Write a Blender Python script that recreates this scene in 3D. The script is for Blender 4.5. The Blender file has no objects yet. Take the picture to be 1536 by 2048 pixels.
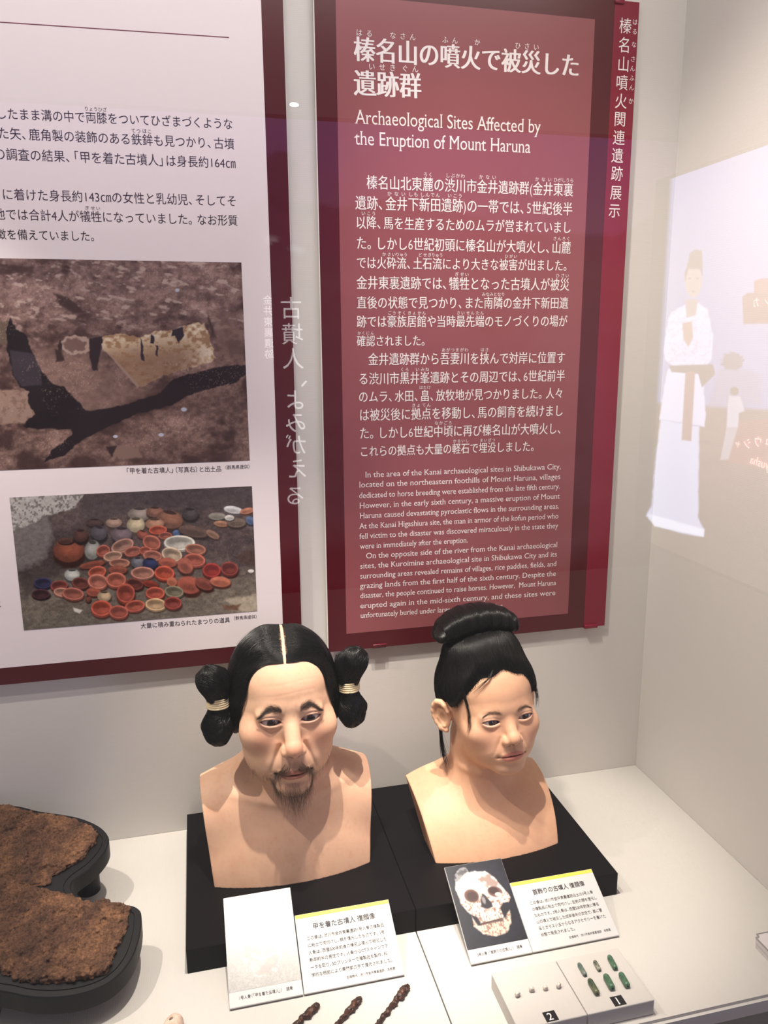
import bpy, bmesh, math, random
import numpy as np
from mathutils import Vector, Matrix

random.seed(7)
rng = np.random.default_rng(11)
SC = bpy.context.scene
COL = SC.collection

# ------------------------------------------------------------------ camera, world, lights, exposure
# world: back wall is y=0, right wall x=0, top of the display deck z=0, metres
CAM_POS = np.array((-0.76710715, -1.18470738, 0.77398621))
CAM_ROT = np.array(((0.97194709, -0.23512106, -0.0060778),
                    (0.05510388, 0.20251534, 0.97772752),
                    (0.22865348, 0.95063433, -0.20979028)))   # right, up, forward
CAM_F = 1561.0                                               # focal length in pixels of a 1536x2048 frame
cam_data = bpy.data.cameras.new('camera')
cam = bpy.data.objects.new('camera', cam_data)
COL.objects.link(cam)
cam_data.sensor_fit = 'VERTICAL'
cam_data.sensor_height = 36.0
cam_data.lens = CAM_F * 36.0 / 2048.0
cam_data.clip_start = 0.01
mw = Matrix.Identity(4)
for i in range(3):
    mw[i][0] = CAM_ROT[0][i]
    mw[i][1] = CAM_ROT[1][i]
    mw[i][2] = -CAM_ROT[2][i]
    mw[i][3] = CAM_POS[i]
cam.matrix_world = mw
SC.camera = cam

world = bpy.data.worlds.new('world')
SC.world = world
world.use_nodes = True
bg = world.node_tree.nodes['Background']
bg.inputs[0].default_value = (0.9, 0.86, 0.84, 1)
bg.inputs[1].default_value = 0.15

SC.view_settings.view_transform = 'Standard'
SC.view_settings.look = 'None'
SC.view_settings.exposure = 0.28
SC.view_settings.gamma = 1.0
SC.view_settings.use_curve_mapping = False


def spot(name, loc, target, energy, size_deg, blend, radius, color):
    l = bpy.data.lights.new(name, 'SPOT')
    l.energy = energy
    l.spot_size = math.radians(size_deg)
    l.spot_blend = blend
    l.shadow_soft_size = radius
    l.color = color
    o = bpy.data.objects.new(name, l)
    COL.objects.link(o)
    o.location = loc
    o.rotation_euler = (Vector(target) - Vector(loc)).to_track_quat('-Z', 'Y').to_euler()
    return o


WARM = (1.0, 0.90, 0.79)
# spotlights hanging under the ceiling of the case
spot('case_or_fill_spot', (-0.68, -0.33, 1.50), (-0.665, -0.20, 0.10), 68, 32, 0.7, 0.010, WARM)
spot('case_or_fill_spot', (-0.50, -0.33, 1.50), (-0.37, -0.20, 0.10), 60, 32, 0.7, 0.010, WARM)
spot('case_or_fill_spot', (-1.35, -0.30, 1.46), (-1.0, -0.22, 0.00), 42, 60, 0.6, 0.010, WARM)


def area(name, loc, target, energy, sx, sy, color):
    l = bpy.data.lights.new(name, 'AREA')
    l.shape = 'RECTANGLE'
    l.size = sx
    l.size_y = sy
    l.energy = energy
    l.color = color
    o = bpy.data.objects.new(name, l)
    COL.objects.link(o)
    o.location = loc
    o.rotation_euler = (Vector(target) - Vector(loc)).to_track_quat('-Z', 'Y').to_euler()
    return o


# the lighting strip under the case ceiling
area('case_light_strip', (-0.95, -0.46, 1.52), (-0.95, -0.08, 0.30), 6.3, 1.9, 0.05, (1.0, 0.93, 0.87))
spot('case_or_fill_spot', (-0.75, -0.42, 1.50), (0.0, -0.24, 0.45), 40, 75, 1.0, 0.04, WARM)  # added soft fill spot, only there to brighten the right wall


# ------------------------------------------------------------------ helpers
def prop(o, label=None, cat=None, group=None, kind=None):
    if label:
        o['label'] = label
    if cat:
        o['category'] = cat
    if group:
        o['group'] = group
    if kind:
        o['kind'] = kind
    return o


def empty(name, loc, label=None, cat=None, group=None):
    o = bpy.data.objects.new(name, None)
    o.empty_display_size = 0.03
    COL.objects.link(o)
    o.location = loc
    return prop(o, label, cat, group)


def mesh_obj(name, verts, faces, mat, parent=None, smooth=False, loc=None):
    """verts in world space unless loc is given (then relative to loc); kept relative to the parent."""
    me = bpy.data.meshes.new(name)
    verts = np.asarray(verts, dtype=np.float64).reshape(-1, 3)
    if parent is not None:
        verts = verts - np.array(parent_origin(parent))
    if isinstance(faces, np.ndarray):
        n, k = faces.shape
        me.vertices.add(len(verts))
        me.vertices.foreach_set('co', verts.astype(np.float32).ravel())
        me.loops.add(n * k)
        me.loops.foreach_set('vertex_index', faces.astype(np.int32).ravel())
        me.polygons.add(n)
        me.polygons.foreach_set('loop_start', np.arange(0, n * k, k, dtype=np.int32))
        me.polygons.foreach_set('loop_total', np.full(n, k, dtype=np.int32))
        me.update(calc_edges=True)
        me.validate()
    else:
        me.from_pydata(verts.tolist(), [], [list(map(int, f_)) for f_ in faces])
        me.update()
    if smooth:
        me.polygons.foreach_set('use_smooth', np.ones(len(me.polygons), dtype=bool))
    if mat is not None:
        me.materials.append(mat)
    o = bpy.data.objects.new(name, me)
    COL.objects.link(o)
    if parent is not None:
        o.parent = parent
    elif loc is not None:
        o.location = loc
    return o


def parent_origin(p):
    v = Vector((0, 0, 0))
    while p is not None:
        v = v + p.location
        p = p.parent
    return v


def set_origin(o, loc):
    """move the object's own origin without moving its mesh"""
    d = Vector(loc) - o.location
    o.data.transform(Matrix.Translation(-d))
    o.location = loc


def bm_obj(name, bm, mat, parent=None, smooth=False):
    bm.normal_update()
    v = [x.co[:] for x in bm.verts]
    bm.verts.index_update()
    fcs = [[q.index for q in fc.verts] for fc in bm.faces]
    bm.free()
    return mesh_obj(name, v, fcs, mat, parent, smooth)


def box_bm(lo, hi, bevel=0.0, seg=2):
    bm = bmesh.new()
    bmesh.ops.create_cube(bm, size=1.0)
    lo, hi = Vector(lo), Vector(hi)
    for v in bm.verts:
        v.co = Vector([(lo[i] + hi[i]) / 2 + v.co[i] * (hi[i] - lo[i]) for i in range(3)])
    if bevel > 0:
        bmesh.ops.bevel(bm, geom=bm.edges[:], offset=bevel, segments=seg, affect='EDGES', profile=0.5)
    return bm


def ray(px, py):
    d = np.array(((px - 768.0) / CAM_F, -(py - 1024.0) / CAM_F, 1.0))
    return d @ CAM_ROT


def on_plane(px, py, n, d):
    r = ray(px, py)
    n = np.asarray(n, float)
    return CAM_POS + (d - n @ CAM_POS) / (n @ r) * r


def on_wall(px, py, y=0.0):
    return on_plane(px, py, (0, 1, 0), y)


def on_deck(px, py, z=0.0):
    return on_plane(px, py, (0, 0, 1), z)


def project(P):
    v = (np.asarray(P, float) - CAM_POS) @ CAM_ROT.T
    return 768.0 + CAM_F * v[:, 0] / v[:, 2], 1024.0 - CAM_F * v[:, 1] / v[:, 2]


# ------------------------------------------------------------------ materials
def srgb(r, g, b):
    def c(u):
        u = u / 255.0
        return u / 12.92 if u <= 0.04045 else ((u + 0.055) / 1.055) ** 2.4
    return (c(r), c(g), c(b), 1.0)


def new_mat(name, color, rough=0.5, spec=0.5, metallic=0.0):
    m = bpy.data.materials.new(name)
    m.use_nodes = True
    b = m.node_tree.nodes['Principled BSDF']
    b.inputs['Base Color'].default_value = color
    b.inputs['Roughness'].default_value = rough
    b.inputs['Specular IOR Level'].default_value = spec
    b.inputs['Metallic'].default_value = metallic
    return m


def nd(m, kind, **kw):
    n = m.node_tree.nodes.new(kind)
    for k, v in kw.items():
        if k in n.inputs:
            n.inputs[k].default_value = v
        else:
            setattr(n, k, v)
    return n


def ln(m, a, b):
    m.node_tree.links.new(a, b)


def bsdf(m):
    return m.node_tree.nodes['Principled BSDF']


def add_bump(m, height_socket, strength, dist):
    b = nd(m, 'ShaderNodeBump', Strength=strength, Distance=dist)
    ln(m, height_socket, b.inputs['Height'])
    ln(m, b.outputs['Normal'], bsdf(m).inputs['Normal'])
    return b


def noise_color(m, scale, c1, c2, detail=5, lo=0.35, hi=0.65, vec=None, dist=0.0):
    n = nd(m, 'ShaderNodeTexNoise', Scale=scale, Detail=detail, Distortion=dist)
    if vec is not None:
        ln(m, vec, n.inputs['Vector'])
    r = nd(m, 'ShaderNodeValToRGB')
    r.color_ramp.elements[0].position = lo
    r.color_ramp.elements[1].position = hi
    r.color_ramp.elements[0].color = c1
    r.color_ramp.elements[1].color = c2
    ln(m, n.outputs['Fac'], r.inputs['Fac'])
    ln(m, r.outputs['Color'], bsdf(m).inputs['Base Color'])
    return n, r


def coord(m, scale=(1, 1, 1)):
    t = nd(m, 'ShaderNodeTexCoord')
    mp = nd(m, 'ShaderNodeMapping')
    mp.inputs['Scale'].default_value = scale
    ln(m, t.outputs['Object'], mp.inputs['Vector'])
    return mp.outputs['Vector']


def color_attr_mat(name, rough=0.5, spec=0.5, emission=0.0):
    m = new_mat(name, (1, 1, 1, 1), rough, spec)
    a = nd(m, 'ShaderNodeAttribute', attribute_name='Col')
    ln(m, a.outputs['Color'], bsdf(m).inputs['Base Color'])
    if emission:
        ln(m, a.outputs['Color'], bsdf(m).inputs['Emission Color'])
        bsdf(m).inputs['Emission Strength'].default_value = emission
    return m


def set_colors(o, rgb):
    """rgb: linear colours, one per vertex"""
    at = o.data.color_attributes.new('Col', 'FLOAT_COLOR', 'POINT')
    c = np.ones((len(rgb), 4), dtype=np.float32)
    c[:, :3] = rgb
    at.data.foreach_set('color', c.ravel())


def lin(c):
    c = np.asarray(c, float) / 255.0
    return np.where(c <= 0.04045, c / 12.92, ((c + 0.055) / 1.055) ** 2.4)


# cheap value noise in numpy (2-D and 3-D)
def _hash(ix, iy, iz, seed):
    h = (ix.astype(np.int64) * 374761393 + iy.astype(np.int64) * 668265263 + iz.astype(np.int64) * 2147483647 + seed * 974711) & 0xffffffff
    h = ((h ^ (h >> 13)) * 1274126177) & 0xffffffff
    return ((h ^ (h >> 16)) & 0xffff) / 65535.0


def vnoise(x, y, z=None, seed=0):
    x = np.asarray(x, float)
    y = np.asarray(y, float)
    z = np.zeros_like(x) if z is None else np.asarray(z, float)
    ix, iy, iz = np.floor(x), np.floor(y), np.floor(z)
    fx, fy, fz = x - ix, y - iy, z - iz
    fx, fy, fz = [t * t * (3 - 2 * t) for t in (fx, fy, fz)]
    out = 0
    for dx in (0, 1):
        for dy in (0, 1):
            for dz in (0, 1):
                w = (fx if dx else 1 - fx) * (fy if dy else 1 - fy) * (fz if dz else 1 - fz)
                out = out + w * _hash(ix + dx, iy + dy, iz + dz, seed)
    return out


def fbm(x, y, z=None, octv=4, seed=0):
    s, a, t = 0.0, 0.5, 0.0
    for o in range(octv):
        s = s + a * vnoise(np.asarray(x) * 2 ** o + 17.3 * o, np.asarray(y) * 2 ** o + 9.1 * o,
                           None if z is None else np.asarray(z) * 2 ** o, seed + o)
        t += a
        a *= 0.5
    return s / t


def sstep(a, b, x):
    t = np.clip((np.asarray(x, float) - a) / (b - a), 0, 1)
    return t * t * (3 - 2 * t)
# ------------------------------------------------------------------ the display case (setting)
def ribbed_mat(name, color, axis, period, rough=0.85, strength=0.35, color2=None):
    m = new_mat(name, color, rough, 0.25)
    t = nd(m, 'ShaderNodeTexCoord')
    w = nd(m, 'ShaderNodeTexWave', wave_type='BANDS', bands_direction=axis)
    w.inputs['Scale'].default_value = 2 * math.pi / (20 * period)
    w.inputs['Distortion'].default_value = 2.2
    w.inputs['Detail'].default_value = 2.0
    w.inputs['Detail Scale'].default_value = 1.6
    ln(m, t.outputs['Object'], w.inputs['Vector'])
    n = nd(m, 'ShaderNodeTexNoise', Scale=420.0, Detail=3.0)
    ln(m, t.outputs['Object'], n.inputs['Vector'])
    ad = nd(m, 'ShaderNodeMath', operation='ADD')
    ln(m, w.outputs['Fac'], ad.inputs[0])
    ln(m, n.outputs['Fac'], ad.inputs[1])
    add_bump(m, ad.outputs[0], strength, 0.0006)
    n2 = nd(m, 'ShaderNodeTexNoise', Scale=3.0, Detail=3.0)
    ln(m, t.outputs['Object'], n2.inputs['Vector'])
    mx = nd(m, 'ShaderNodeMix', data_type='RGBA')
    c2 = color2 or tuple(c * 0.94 for c in color[:3]) + (1,)
    mx.inputs[6].default_value = color
    mx.inputs[7].default_value = c2
    ln(m, n2.outputs['Fac'], mx.inputs[0])
    ln(m, mx.outputs[2], bsdf(m).inputs['Base Color'])
    return m


M_WALL = ribbed_mat('woven_wall_cloth', (0.68, 0.655, 0.625, 1), 'Z', 0.0026, strength=0.06)
M_DECK = ribbed_mat('ribbed_deck_cloth', (0.56, 0.54, 0.505, 1), 'X', 0.0026, strength=0.12)
M_NOSE = new_mat('deck_front_edge', (0.55, 0.51, 0.47, 1), 0.7, 0.3)
M_FASCIA = new_mat('case_front_board', (0.22, 0.20, 0.165, 1), 0.7, 0.3)
n_, r_c = noise_color(M_FASCIA, 60, (0.20, 0.18, 0.15, 1), (0.24, 0.22, 0.18, 1))

GLASS_Y = -0.597


def structure(o):
    o['kind'] = 'structure'
    return o


structure(bm_obj('wall_back', box_bm((-2.3, 0.0, -0.30), (0.02, 0.03, 1.62)), M_WALL))
structure(bm_obj('wall_right', box_bm((0.0, -0.60, -0.30), (0.03, -0.0002, 1.62)), M_WALL))
structure(bm_obj('ceiling', box_bm((-2.3, -0.60, 1.60), (-0.0005, -0.0005, 1.63)), new_mat('case_ceiling', (0.7, 0.69, 0.67, 1), 0.9, 0.2)))
# deck panels meet in narrow seams
SEAMS = (-2.06, -1.5477, -1.0318, -0.5158, 0.0)
for a, b in zip(SEAMS[:-1], SEAMS[1:]):
    bm = box_bm((a + 0.0009, -0.516, -0.010), (b - 0.0009 if b < 0 else -0.0004, -0.0004, 0.0))
    ed = [e for e in bm.edges if abs(e.verts[0].co.z) < 1e-6 and abs(e.verts[1].co.z) < 1e-6 and abs(e.verts[0].co.x - e.verts[1].co.x) > 0.1
          and e.verts[0].co.y < -0.3]
    sd = [e for e in bm.edges if abs(e.verts[0].co.z) < 1e-6 and abs(e.verts[1].co.z) < 1e-6 and abs(e.verts[0].co.y - e.verts[1].co.y) > 0.1]
    bmesh.ops.bevel(bm, geom=ed, offset=0.004, segments=4, affect='EDGES')
    structure(bm_obj('floor', bm, M_DECK, smooth=False))
structure(bm_obj('trim_1', box_bm((-2.06, -0.515, -0.022), (-0.0004, -0.03, -0.0102)), M_NOSE))
structure(bm_obj('trim_2', box_bm((-2.06, -0.511, -0.30), (-0.0004, -0.02, -0.0222)), M_FASCIA))
structure(bm_obj('trim_3', box_bm((-2.06, -0.60, -0.33), (-0.0004, -0.02, -0.3001)), M_FASCIA))

# the glass front of the case
M_GLASS = bpy.data.materials.new('case_glass')
M_GLASS.use_nodes = True
nt = M_GLASS.node_tree
nt.nodes.remove(nt.nodes['Principled BSDF'])
tr = nt.nodes.new('ShaderNodeBsdfTransparent')
gl = nt.nodes.new('ShaderNodeBsdfGlossy')
gl.inputs['Roughness'].default_value = 0.0
fz = nt.nodes.new('ShaderNodeFresnel')
fz.inputs['IOR'].default_value = 1.5
mxs = nt.nodes.new('ShaderNodeMixShader')
gm = nt.nodes.new('ShaderNodeNewGeometry')
fr_ = nt.nodes.new('ShaderNodeMath')
fr_.operation = 'SUBTRACT'
fr_.inputs[0].default_value = 1.85          # both faces of the pane, counted once at the face that is met first
b2_ = nt.nodes.new('ShaderNodeMath')
b2_.operation = 'MULTIPLY'
b2_.inputs[1].default_value = 1.85
nt.links.new(gm.outputs['Backfacing'], b2_.inputs[0])
nt.links.new(b2_.outputs[0], fr_.inputs[1])
m2_ = nt.nodes.new('ShaderNodeMath')
m2_.operation = 'MULTIPLY'
nt.links.new(fz.outputs[0], m2_.inputs[0])
nt.links.new(fr_.outputs[0], m2_.inputs[1])
nt.links.new(m2_.outputs[0], mxs.inputs[0])
nt.links.new(tr.outputs[0], mxs.inputs[1])
nt.links.new(gl.outputs[0], mxs.inputs[2])
nt.links.new(mxs.outputs[0], nt.nodes['Material Output'].inputs['Surface'])
g_ = bm_obj('window_1', box_bm((-2.06, GLASS_Y - 0.003, -0.2995), (-0.0005, GLASS_Y + 0.003, 1.5995)), M_GLASS)
structure(g_)
# ------------------------------------------------------------------ lettering: glyph outlines become flat meshes laid on a plane
_txt = bpy.data.curves.new('glyph_source', 'FONT')
_txt.resolution_u = 3
_txo = bpy.data.objects.new('glyph_source', _txt)
COL.objects.link(_txo)
_gc = {}


def _raw(body, off=0.0, res=3):
    _txt.body = body
    _txt.offset = off
    _txt.resolution_u = res
    dg = bpy.context.evaluated_depsgraph_get()
    dg.update()
    ev = _txo.evaluated_get(dg)
    m = ev.to_mesh()
    n = len(m.vertices)
    v = np.zeros(n * 3, np.float32)
    if n:
        m.vertices.foreach_get('co', v)
    v = v.reshape(-1, 3)[:, :2].copy()
    f = [tuple(p.vertices) for p in m.polygons]
    ev.to_mesh_clear()
    return v, f


_w0 = {}


def advance(ch):
    if ord(ch) > 0x2E7F or ch in '「」（）、。':
        return {'、': 0.62, '。': 0.80, '「': 0.60, '」': 0.60, '（': 0.58, '）': 0.58, '　': 1.0}.get(ch, 1.0)
    if ch in _w0:
        return _w0[ch]
    if 'base' not in _w0:
        v, _ = _raw('HH')
        _w0['base'] = v[:, 0].max() - v[:, 0].min()
    v, _ = _raw('H' + ch + 'H')
    _w0[ch] = float(v[:, 0].max() - v[:, 0].min() - _w0['base'])
    return _w0[ch]


def _serif(v, f):
    """give the flat stem ends of a Latin letter small slab serifs"""
    cnt = {}
    for p in f:
        for a, b in zip(p, p[1:] + p[:1]):
            k = (min(a, b), max(a, b))
            cnt[k] = cnt.get(k, 0) + 1
    v = v.copy()
    nv, nf = [], []
    top = v[:, 1].max()
    bot = v[:, 1].min()
    for (a, b), c in cnt.items():
        if c != 1:
            continue
        (x0, y0), (x1, y1) = v[a], v[b]
        if abs(y0 - y1) > 0.004:
            continue
        w = abs(x1 - x0)
        if not 0.045 < w < 0.12:
            continue
        y = (y0 + y1) / 2
        lo, hi = min(x0, x1), max(x0, x1)
        if abs(y - bot) < 0.02 or abs(y) < 0.01:
            e = 0.045
            q = [(lo - e, y), (hi + e, y), (hi + e, y + 0.035), (lo - e, y + 0.035)]
        elif y > 0.3:
            e = 0.045
            r = 0.045 if y > 0.6 and w < 0.1 and abs(y - 0.69) < 0.02 else 0.0
            q = [(lo - e, y - 0.035), (hi + r, y - 0.035), (hi + r, y), (lo - e, y)]
        else:
            continue
        i = len(v) + len(nv)
        nv += q
        nf.append((i, i + 1, i + 2, i + 3))
    if nv:
        v = np.concatenate((v, np.array(nv, np.float32)))
        f = f + nf
    return v, f


def glyph(ch, off, style):
    k = (ch, off, style)
    if k not in _gc:
        v, f = _raw(ch, off if ch.isascii() else 0.0, 8 if style == 'mincho_bold' else 4)
        nb = len(v)
        if style == 'serif' and ch.isascii() and len(v):
            v, f = _serif(v, f)
        v = np.concatenate((v, np.zeros((len(v), 1), np.float32)), 1)
        v[nb:, 2] = 0.00006
        if ch in '「（' and len(v):
            v[:, 0] -= 0.42
        if style in ('mincho', 'mincho_bold') and not ch.isascii() and len(v):
            w = 0.028 if style == 'mincho_bold' else 0.007
            vv, ff = [], []
            for i, dx in enumerate((-w, -w / 3, w / 3, w)):
                q = v.copy()
                q[:, 0] += dx
                q[:, 2] += 0.00006 * i
                vv.append(q)
                ff += [tuple(a + i * len(v) for a in p) for p in f]
            v, f = np.concatenate(vv), ff
        _gc[k] = (v, f)
    return _gc[k]


class Lettering:
    def __init__(s):
        s.v, s.f, s.n = [], [], 0

    def put(s, v3, f):
        s.v.append(v3)
        s.f += [tuple(a + s.n for a in p) for p in f]
        s.n += len(v3)

    def line(s, text, L, R, N=None, style='sans', off=0.0, mode='mid', tall=1.0, ruby=None, rs=0.42, rgap=0.62, up=None):
        """text between the points L and R (ends of its middle or base line)"""
        L, R = np.asarray(L, float), np.asarray(R, float)
        W = np.linalg.norm(R - L)
        u = (R - L) / W
        up = np.array((0, 0, 1.0)) if up is None else np.asarray(up, float)
        w = up - (up @ u) * u
        w /= np.linalg.norm(w)
        adv = [advance(c) for c in text]
        sc = W / sum(adv)
        nn = np.cross(u, w)
        x = 0.0
        xs = []
        for c, a in zip(text, adv):
            xs.append(x)
            v, f = glyph(c, off, style)
            if len(v):
                yy = v[:, 1] - (0.38 if mode == 'mid' else 0.0)
                s.put(L + (x + v[:, :1]) * sc * u + yy[:, None] * sc * tall * w + v[:, 2:3] * nn, f)
            x += a
        for st, n, rt in (ruby or []):
            x0, x1 = xs[st], xs[st + n - 1] + adv[st + n - 1]
            cx = (x0 + x1) / 2
            tot = len(rt) * rs
            gap = max(0.0, (x1 - x0) * 0.92 - tot) / max(len(rt), 1)
            step = rs + gap if len(rt) > 1 else rs
            a0 = cx - step * len(rt) / 2 + gap / 2
            for i, c in enumerate(rt):
                v, f = glyph(c, 0.0, 'sans')
                s.put(L + (a0 + i * step + v[:, :1] * rs) * sc * u + ((v[:, 1] - 0.38) * rs + rgap * tall + 0.12)[:, None] * sc * w, f)
        return sc

    def char(s, ch, c, size, u, w, style='sans', off=0.0):
        v, f = glyph(ch, off, style)
        nn = np.cross(u, w)
        s.put(np.asarray(c, float) + v[:, 2:3] * nn / np.linalg.norm(nn) + (v[:, :1] - 0.5) * size * np.asarray(u, float) + (v[:, 1:2] - 0.38) * size * np.asarray(w, float), f)

    def build(s, name, mat, parent):
        return mesh_obj(name, np.concatenate(s.v), s.f, mat, parent)


def print_grid(name, O, U, V, nu, nv, paint, mat, parent):
    """a printed picture: a fine grid from O along U and V, coloured by paint(world points)->linear rgb"""
    O, U, V = [np.asarray(q, float) for q in (O, U, V)]
    a, b = np.meshgrid(np.linspace(0, 1, nu), np.linspace(0, 1, nv), indexing='xy')
    P = O + a.reshape(-1, 1) * U + b.reshape(-1, 1) * V
    i = np.arange(nu * nv).reshape(nv, nu)
    F = np.stack((i[:-1, :-1], i[:-1, 1:], i[1:, 1:], i[1:, :-1]), -1).reshape(-1, 4)
    o = mesh_obj(name, P, F, mat, parent)
    set_colors(o, paint(P, a.reshape(-1), b.reshape(-1)))
    return o


class Paint:
    """layers of soft-edged shapes over a set of 2-D points"""
    def __init__(s, X, Y, base):
        s.X, s.Y = np.asarray(X, float), np.asarray(Y, float)
        s.c = np.tile(np.asarray(base, float), (len(s.X), 1)) if np.ndim(base) == 1 else np.array(base, float)

    def mix(s, col, w):
        w = np.clip(w, 0, 1)[:, None]
        s.c = s.c * (1 - w) + np.asarray(col, float) * w
        return s

    def dpoly(s, pts, jag=0.0, jf=0.05, seed=0):
        """signed distance to a polygon, negative inside"""
        X, Y = s.X, s.Y
        if jag:
            X = X + (fbm(s.X * jf, s.Y * jf, None, 3, seed) - 0.5) * 2 * jag
            Y = Y + (fbm(s.X * jf + 31, s.Y * jf + 7, None, 3, seed + 5) - 0.5) * 2 * jag
        d = np.full(len(X), 1e9)
        ins = np.zeros(len(X), bool)
        for (x0, y0), (x1, y1) in zip(pts, pts[1:] + pts[:1]):
            dx, dy = x1 - x0, y1 - y0
            t = np.clip(((X - x0) * dx + (Y - y0) * dy) / (dx * dx + dy * dy + 1e-12), 0, 1)
            d = np.minimum(d, np.hypot(X - x0 - t * dx, Y - y0 - t * dy))
            c = ((y0 <= Y) & (y1 > Y)) | ((y1 <= Y) & (y0 > Y))
            with np.errstate(divide='ignore', invalid='ignore'):
                xc = x0 + (Y - y0) / np.where(y1 == y0, 1, y1 - y0) * dx
            ins ^= c & (X < xc)
        return np.where(ins, -d, d)

    def poly(s, pts, col, soft=3.0, jag=0.0, jf=0.05, seed=0, a=1.0):
        d = s.dpoly(pts, jag, jf, seed)
        return s.mix(col, a * sstep(soft, -soft, d))

    def ell(s, cx, cy, rx, ry, col, soft=0.12, rot=0.0, a=1.0):
        c, n = math.cos(rot), math.sin(rot)
        u = ((s.X - cx) * c + (s.Y - cy) * n) / rx
        v = (-(s.X - cx) * n + (s.Y - cy) * c) / ry
        return s.mix(col, a * sstep(1 + soft, 1 - soft, np.hypot(u, v)))
# ------------------------------------------------------------------ signed-distance modelling (millimetres; x right, f forward, z up)
def smin(a, b, k):
    h = np.maximum(k - np.abs(a - b), 0.0) / k
    return np.minimum(a, b) - h * h * k * 0.25


def smax(a, b, k):
    return -smin(-a, -b, k)


def ell(P, c, r):
    q = P - np.asarray(c, P.dtype)
    r = np.asarray(r, P.dtype)
    k0 = np.sqrt(((q / r) ** 2).sum(1))
    k1 = np.sqrt(((q / (r * r)) ** 2).sum(1)) + 1e-9
    return k0 * (k0 - 1.0) / k1


def sph(P, c, r):
    return np.sqrt(((P - np.asarray(c, P.dtype)) ** 2).sum(1)) - r


def cap(P, a, b, ra, rb):
    a = np.asarray(a, P.dtype)
    b = np.asarray(b, P.dtype)
    ab = b - a
    t = np.clip(((P - a) @ ab) / (ab @ ab), 0, 1)
    return np.sqrt(((P - a - t[:, None] * ab) ** 2).sum(1)) - (ra + (rb - ra) * t)


def chain(P, pts, k=3.0):
    """pts: list of (x,f,z,r); capsules joined smoothly"""
    d = None
    for p, q in zip(pts[:-1], pts[1:]):
        e = cap(P, p[:3], q[:3], p[3], q[3])
        d = e if d is None else smin(d, e, k)
    return d


def seg2(u, v, a, b):
    """2-D distance to a segment and the parameter along it"""
    ax, ay = a
    bx, by = b
    dx, dy = bx - ax, by - ay
    t = np.clip(((u - ax) * dx + (v - ay) * dy) / (dx * dx + dy * dy), 0, 1)
    return np.hypot(u - ax - t * dx, v - ay - t * dy), t


def mesh_sdf(fn, lo, hi, h, coarse=4, project_it=2):
    """adaptive sampling of a distance field + naive surface nets; returns verts (N,3) and quads (M,4)"""
    lo = np.asarray(lo, np.float32)
    hi = np.asarray(hi, np.float32)
    nb = np.ceil((hi - lo) / (h * coarse)).astype(int)
    H = h * coarse
    n = nb * coarse
    cx = [lo[i] + (np.arange(nb[i]) + 0.5) * H for i in range(3)]
    G = np.stack(np.meshgrid(*cx, indexing='ij'), -1).reshape(-1, 3).astype(np.float32)
    dc = np.concatenate([fn(g) for g in np.array_split(G, max(1, len(G) // 300000))]).astype(np.float32)
    D = np.repeat(np.repeat(np.repeat(dc.reshape(nb), coarse, 0), coarse, 1), coarse, 2)
    act = np.nonzero(np.abs(dc) < H * 1.9)[0]
    offs = (np.stack(np.meshgrid(*[np.arange(coarse)] * 3, indexing='ij'), -1).reshape(-1, 3))
    bi = np.stack(np.unravel_index(act, nb), -1) * coarse
    for ch in np.array_split(bi, max(1, len(bi) * coarse ** 3 // 400000)):
        idx = (ch[:, None, :] + offs[None]).reshape(-1, 3)
        P = (lo + (idx + 0.5) * h).astype(np.float32)
        D[idx[:, 0], idx[:, 1], idx[:, 2]] = fn(P)
    S = D < 0
    # cells with a sign change
    cs = np.zeros(tuple(n - 1), np.int8)
    for dx in (0, 1):
        for dy in (0, 1):
            for dz in (0, 1):
                cs += S[dx:n[0] - 1 + dx, dy:n[1] - 1 + dy, dz:n[2] - 1 + dz]
    cells = np.nonzero((cs > 0) & (cs < 8))
    ids = -np.ones(tuple(n - 1), np.int32)
    ids[cells] = np.arange(len(cells[0]))
    C = np.stack(cells, -1)
    acc = np.zeros((len(C), 3), np.float64)
    cnt = np.zeros(len(C))
    cor = [(a, b, c) for a in (0, 1) for b in (0, 1) for c in (0, 1)]
    for a in cor:
        for ax in range(3):
            if a[ax]:
                continue
            b = list(a)
            b[ax] = 1
            da = D[C[:, 0] + a[0], C[:, 1] + a[1], C[:, 2] + a[2]]
            db = D[C[:, 0] + b[0], C[:, 1] + b[1], C[:, 2] + b[2]]
            m = (da < 0) != (db < 0)
            t = np.where(m, da / np.where(m, da - db, 1), 0)
            p = np.array(a, float)[None].repeat(len(C), 0)
            p[:, ax] = t
            acc[m] += p[m]
            cnt[m] += 1
    V = (lo + (C + acc / cnt[:, None] + 0.5) * h).astype(np.float32)
    quads = []
    for ax in range(3):
        u, v = (ax + 1) % 3, (ax + 2) % 3
        sl0 = [slice(None)] * 3
        sl1 = [slice(None)] * 3
        sl0[ax] = slice(0, n[ax] - 1)
        sl1[ax] = slice(1, n[ax])
        a, b = S[tuple(sl0)], S[tuple(sl1)]
        e = np.stack(np.nonzero(a != b), -1)
        e = e[(e[:, u] > 0) & (e[:, v] > 0) & (e[:, u] < n[u] - 1) & (e[:, v] < n[v] - 1)]
        q = []
        for du, dv in ((-1, -1), (0, -1), (0, 0), (-1, 0)):
            w = e.copy()
            w[:, u] += du
            w[:, v] += dv
            q.append(ids[w[:, 0], w[:, 1], w[:, 2]])
        q = np.stack(q, -1)
        ins = a[e[:, 0], e[:, 1], e[:, 2]]
        q[~ins] = q[~ins][:, ::-1]
        quads.append(q)
    Q = np.concatenate(quads)
    Q = Q[(Q >= 0).all(1)]
    for _ in range(project_it):
        V = project_to(fn, V, 0.0, lim=h * 0.6)
    return V, Q


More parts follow.
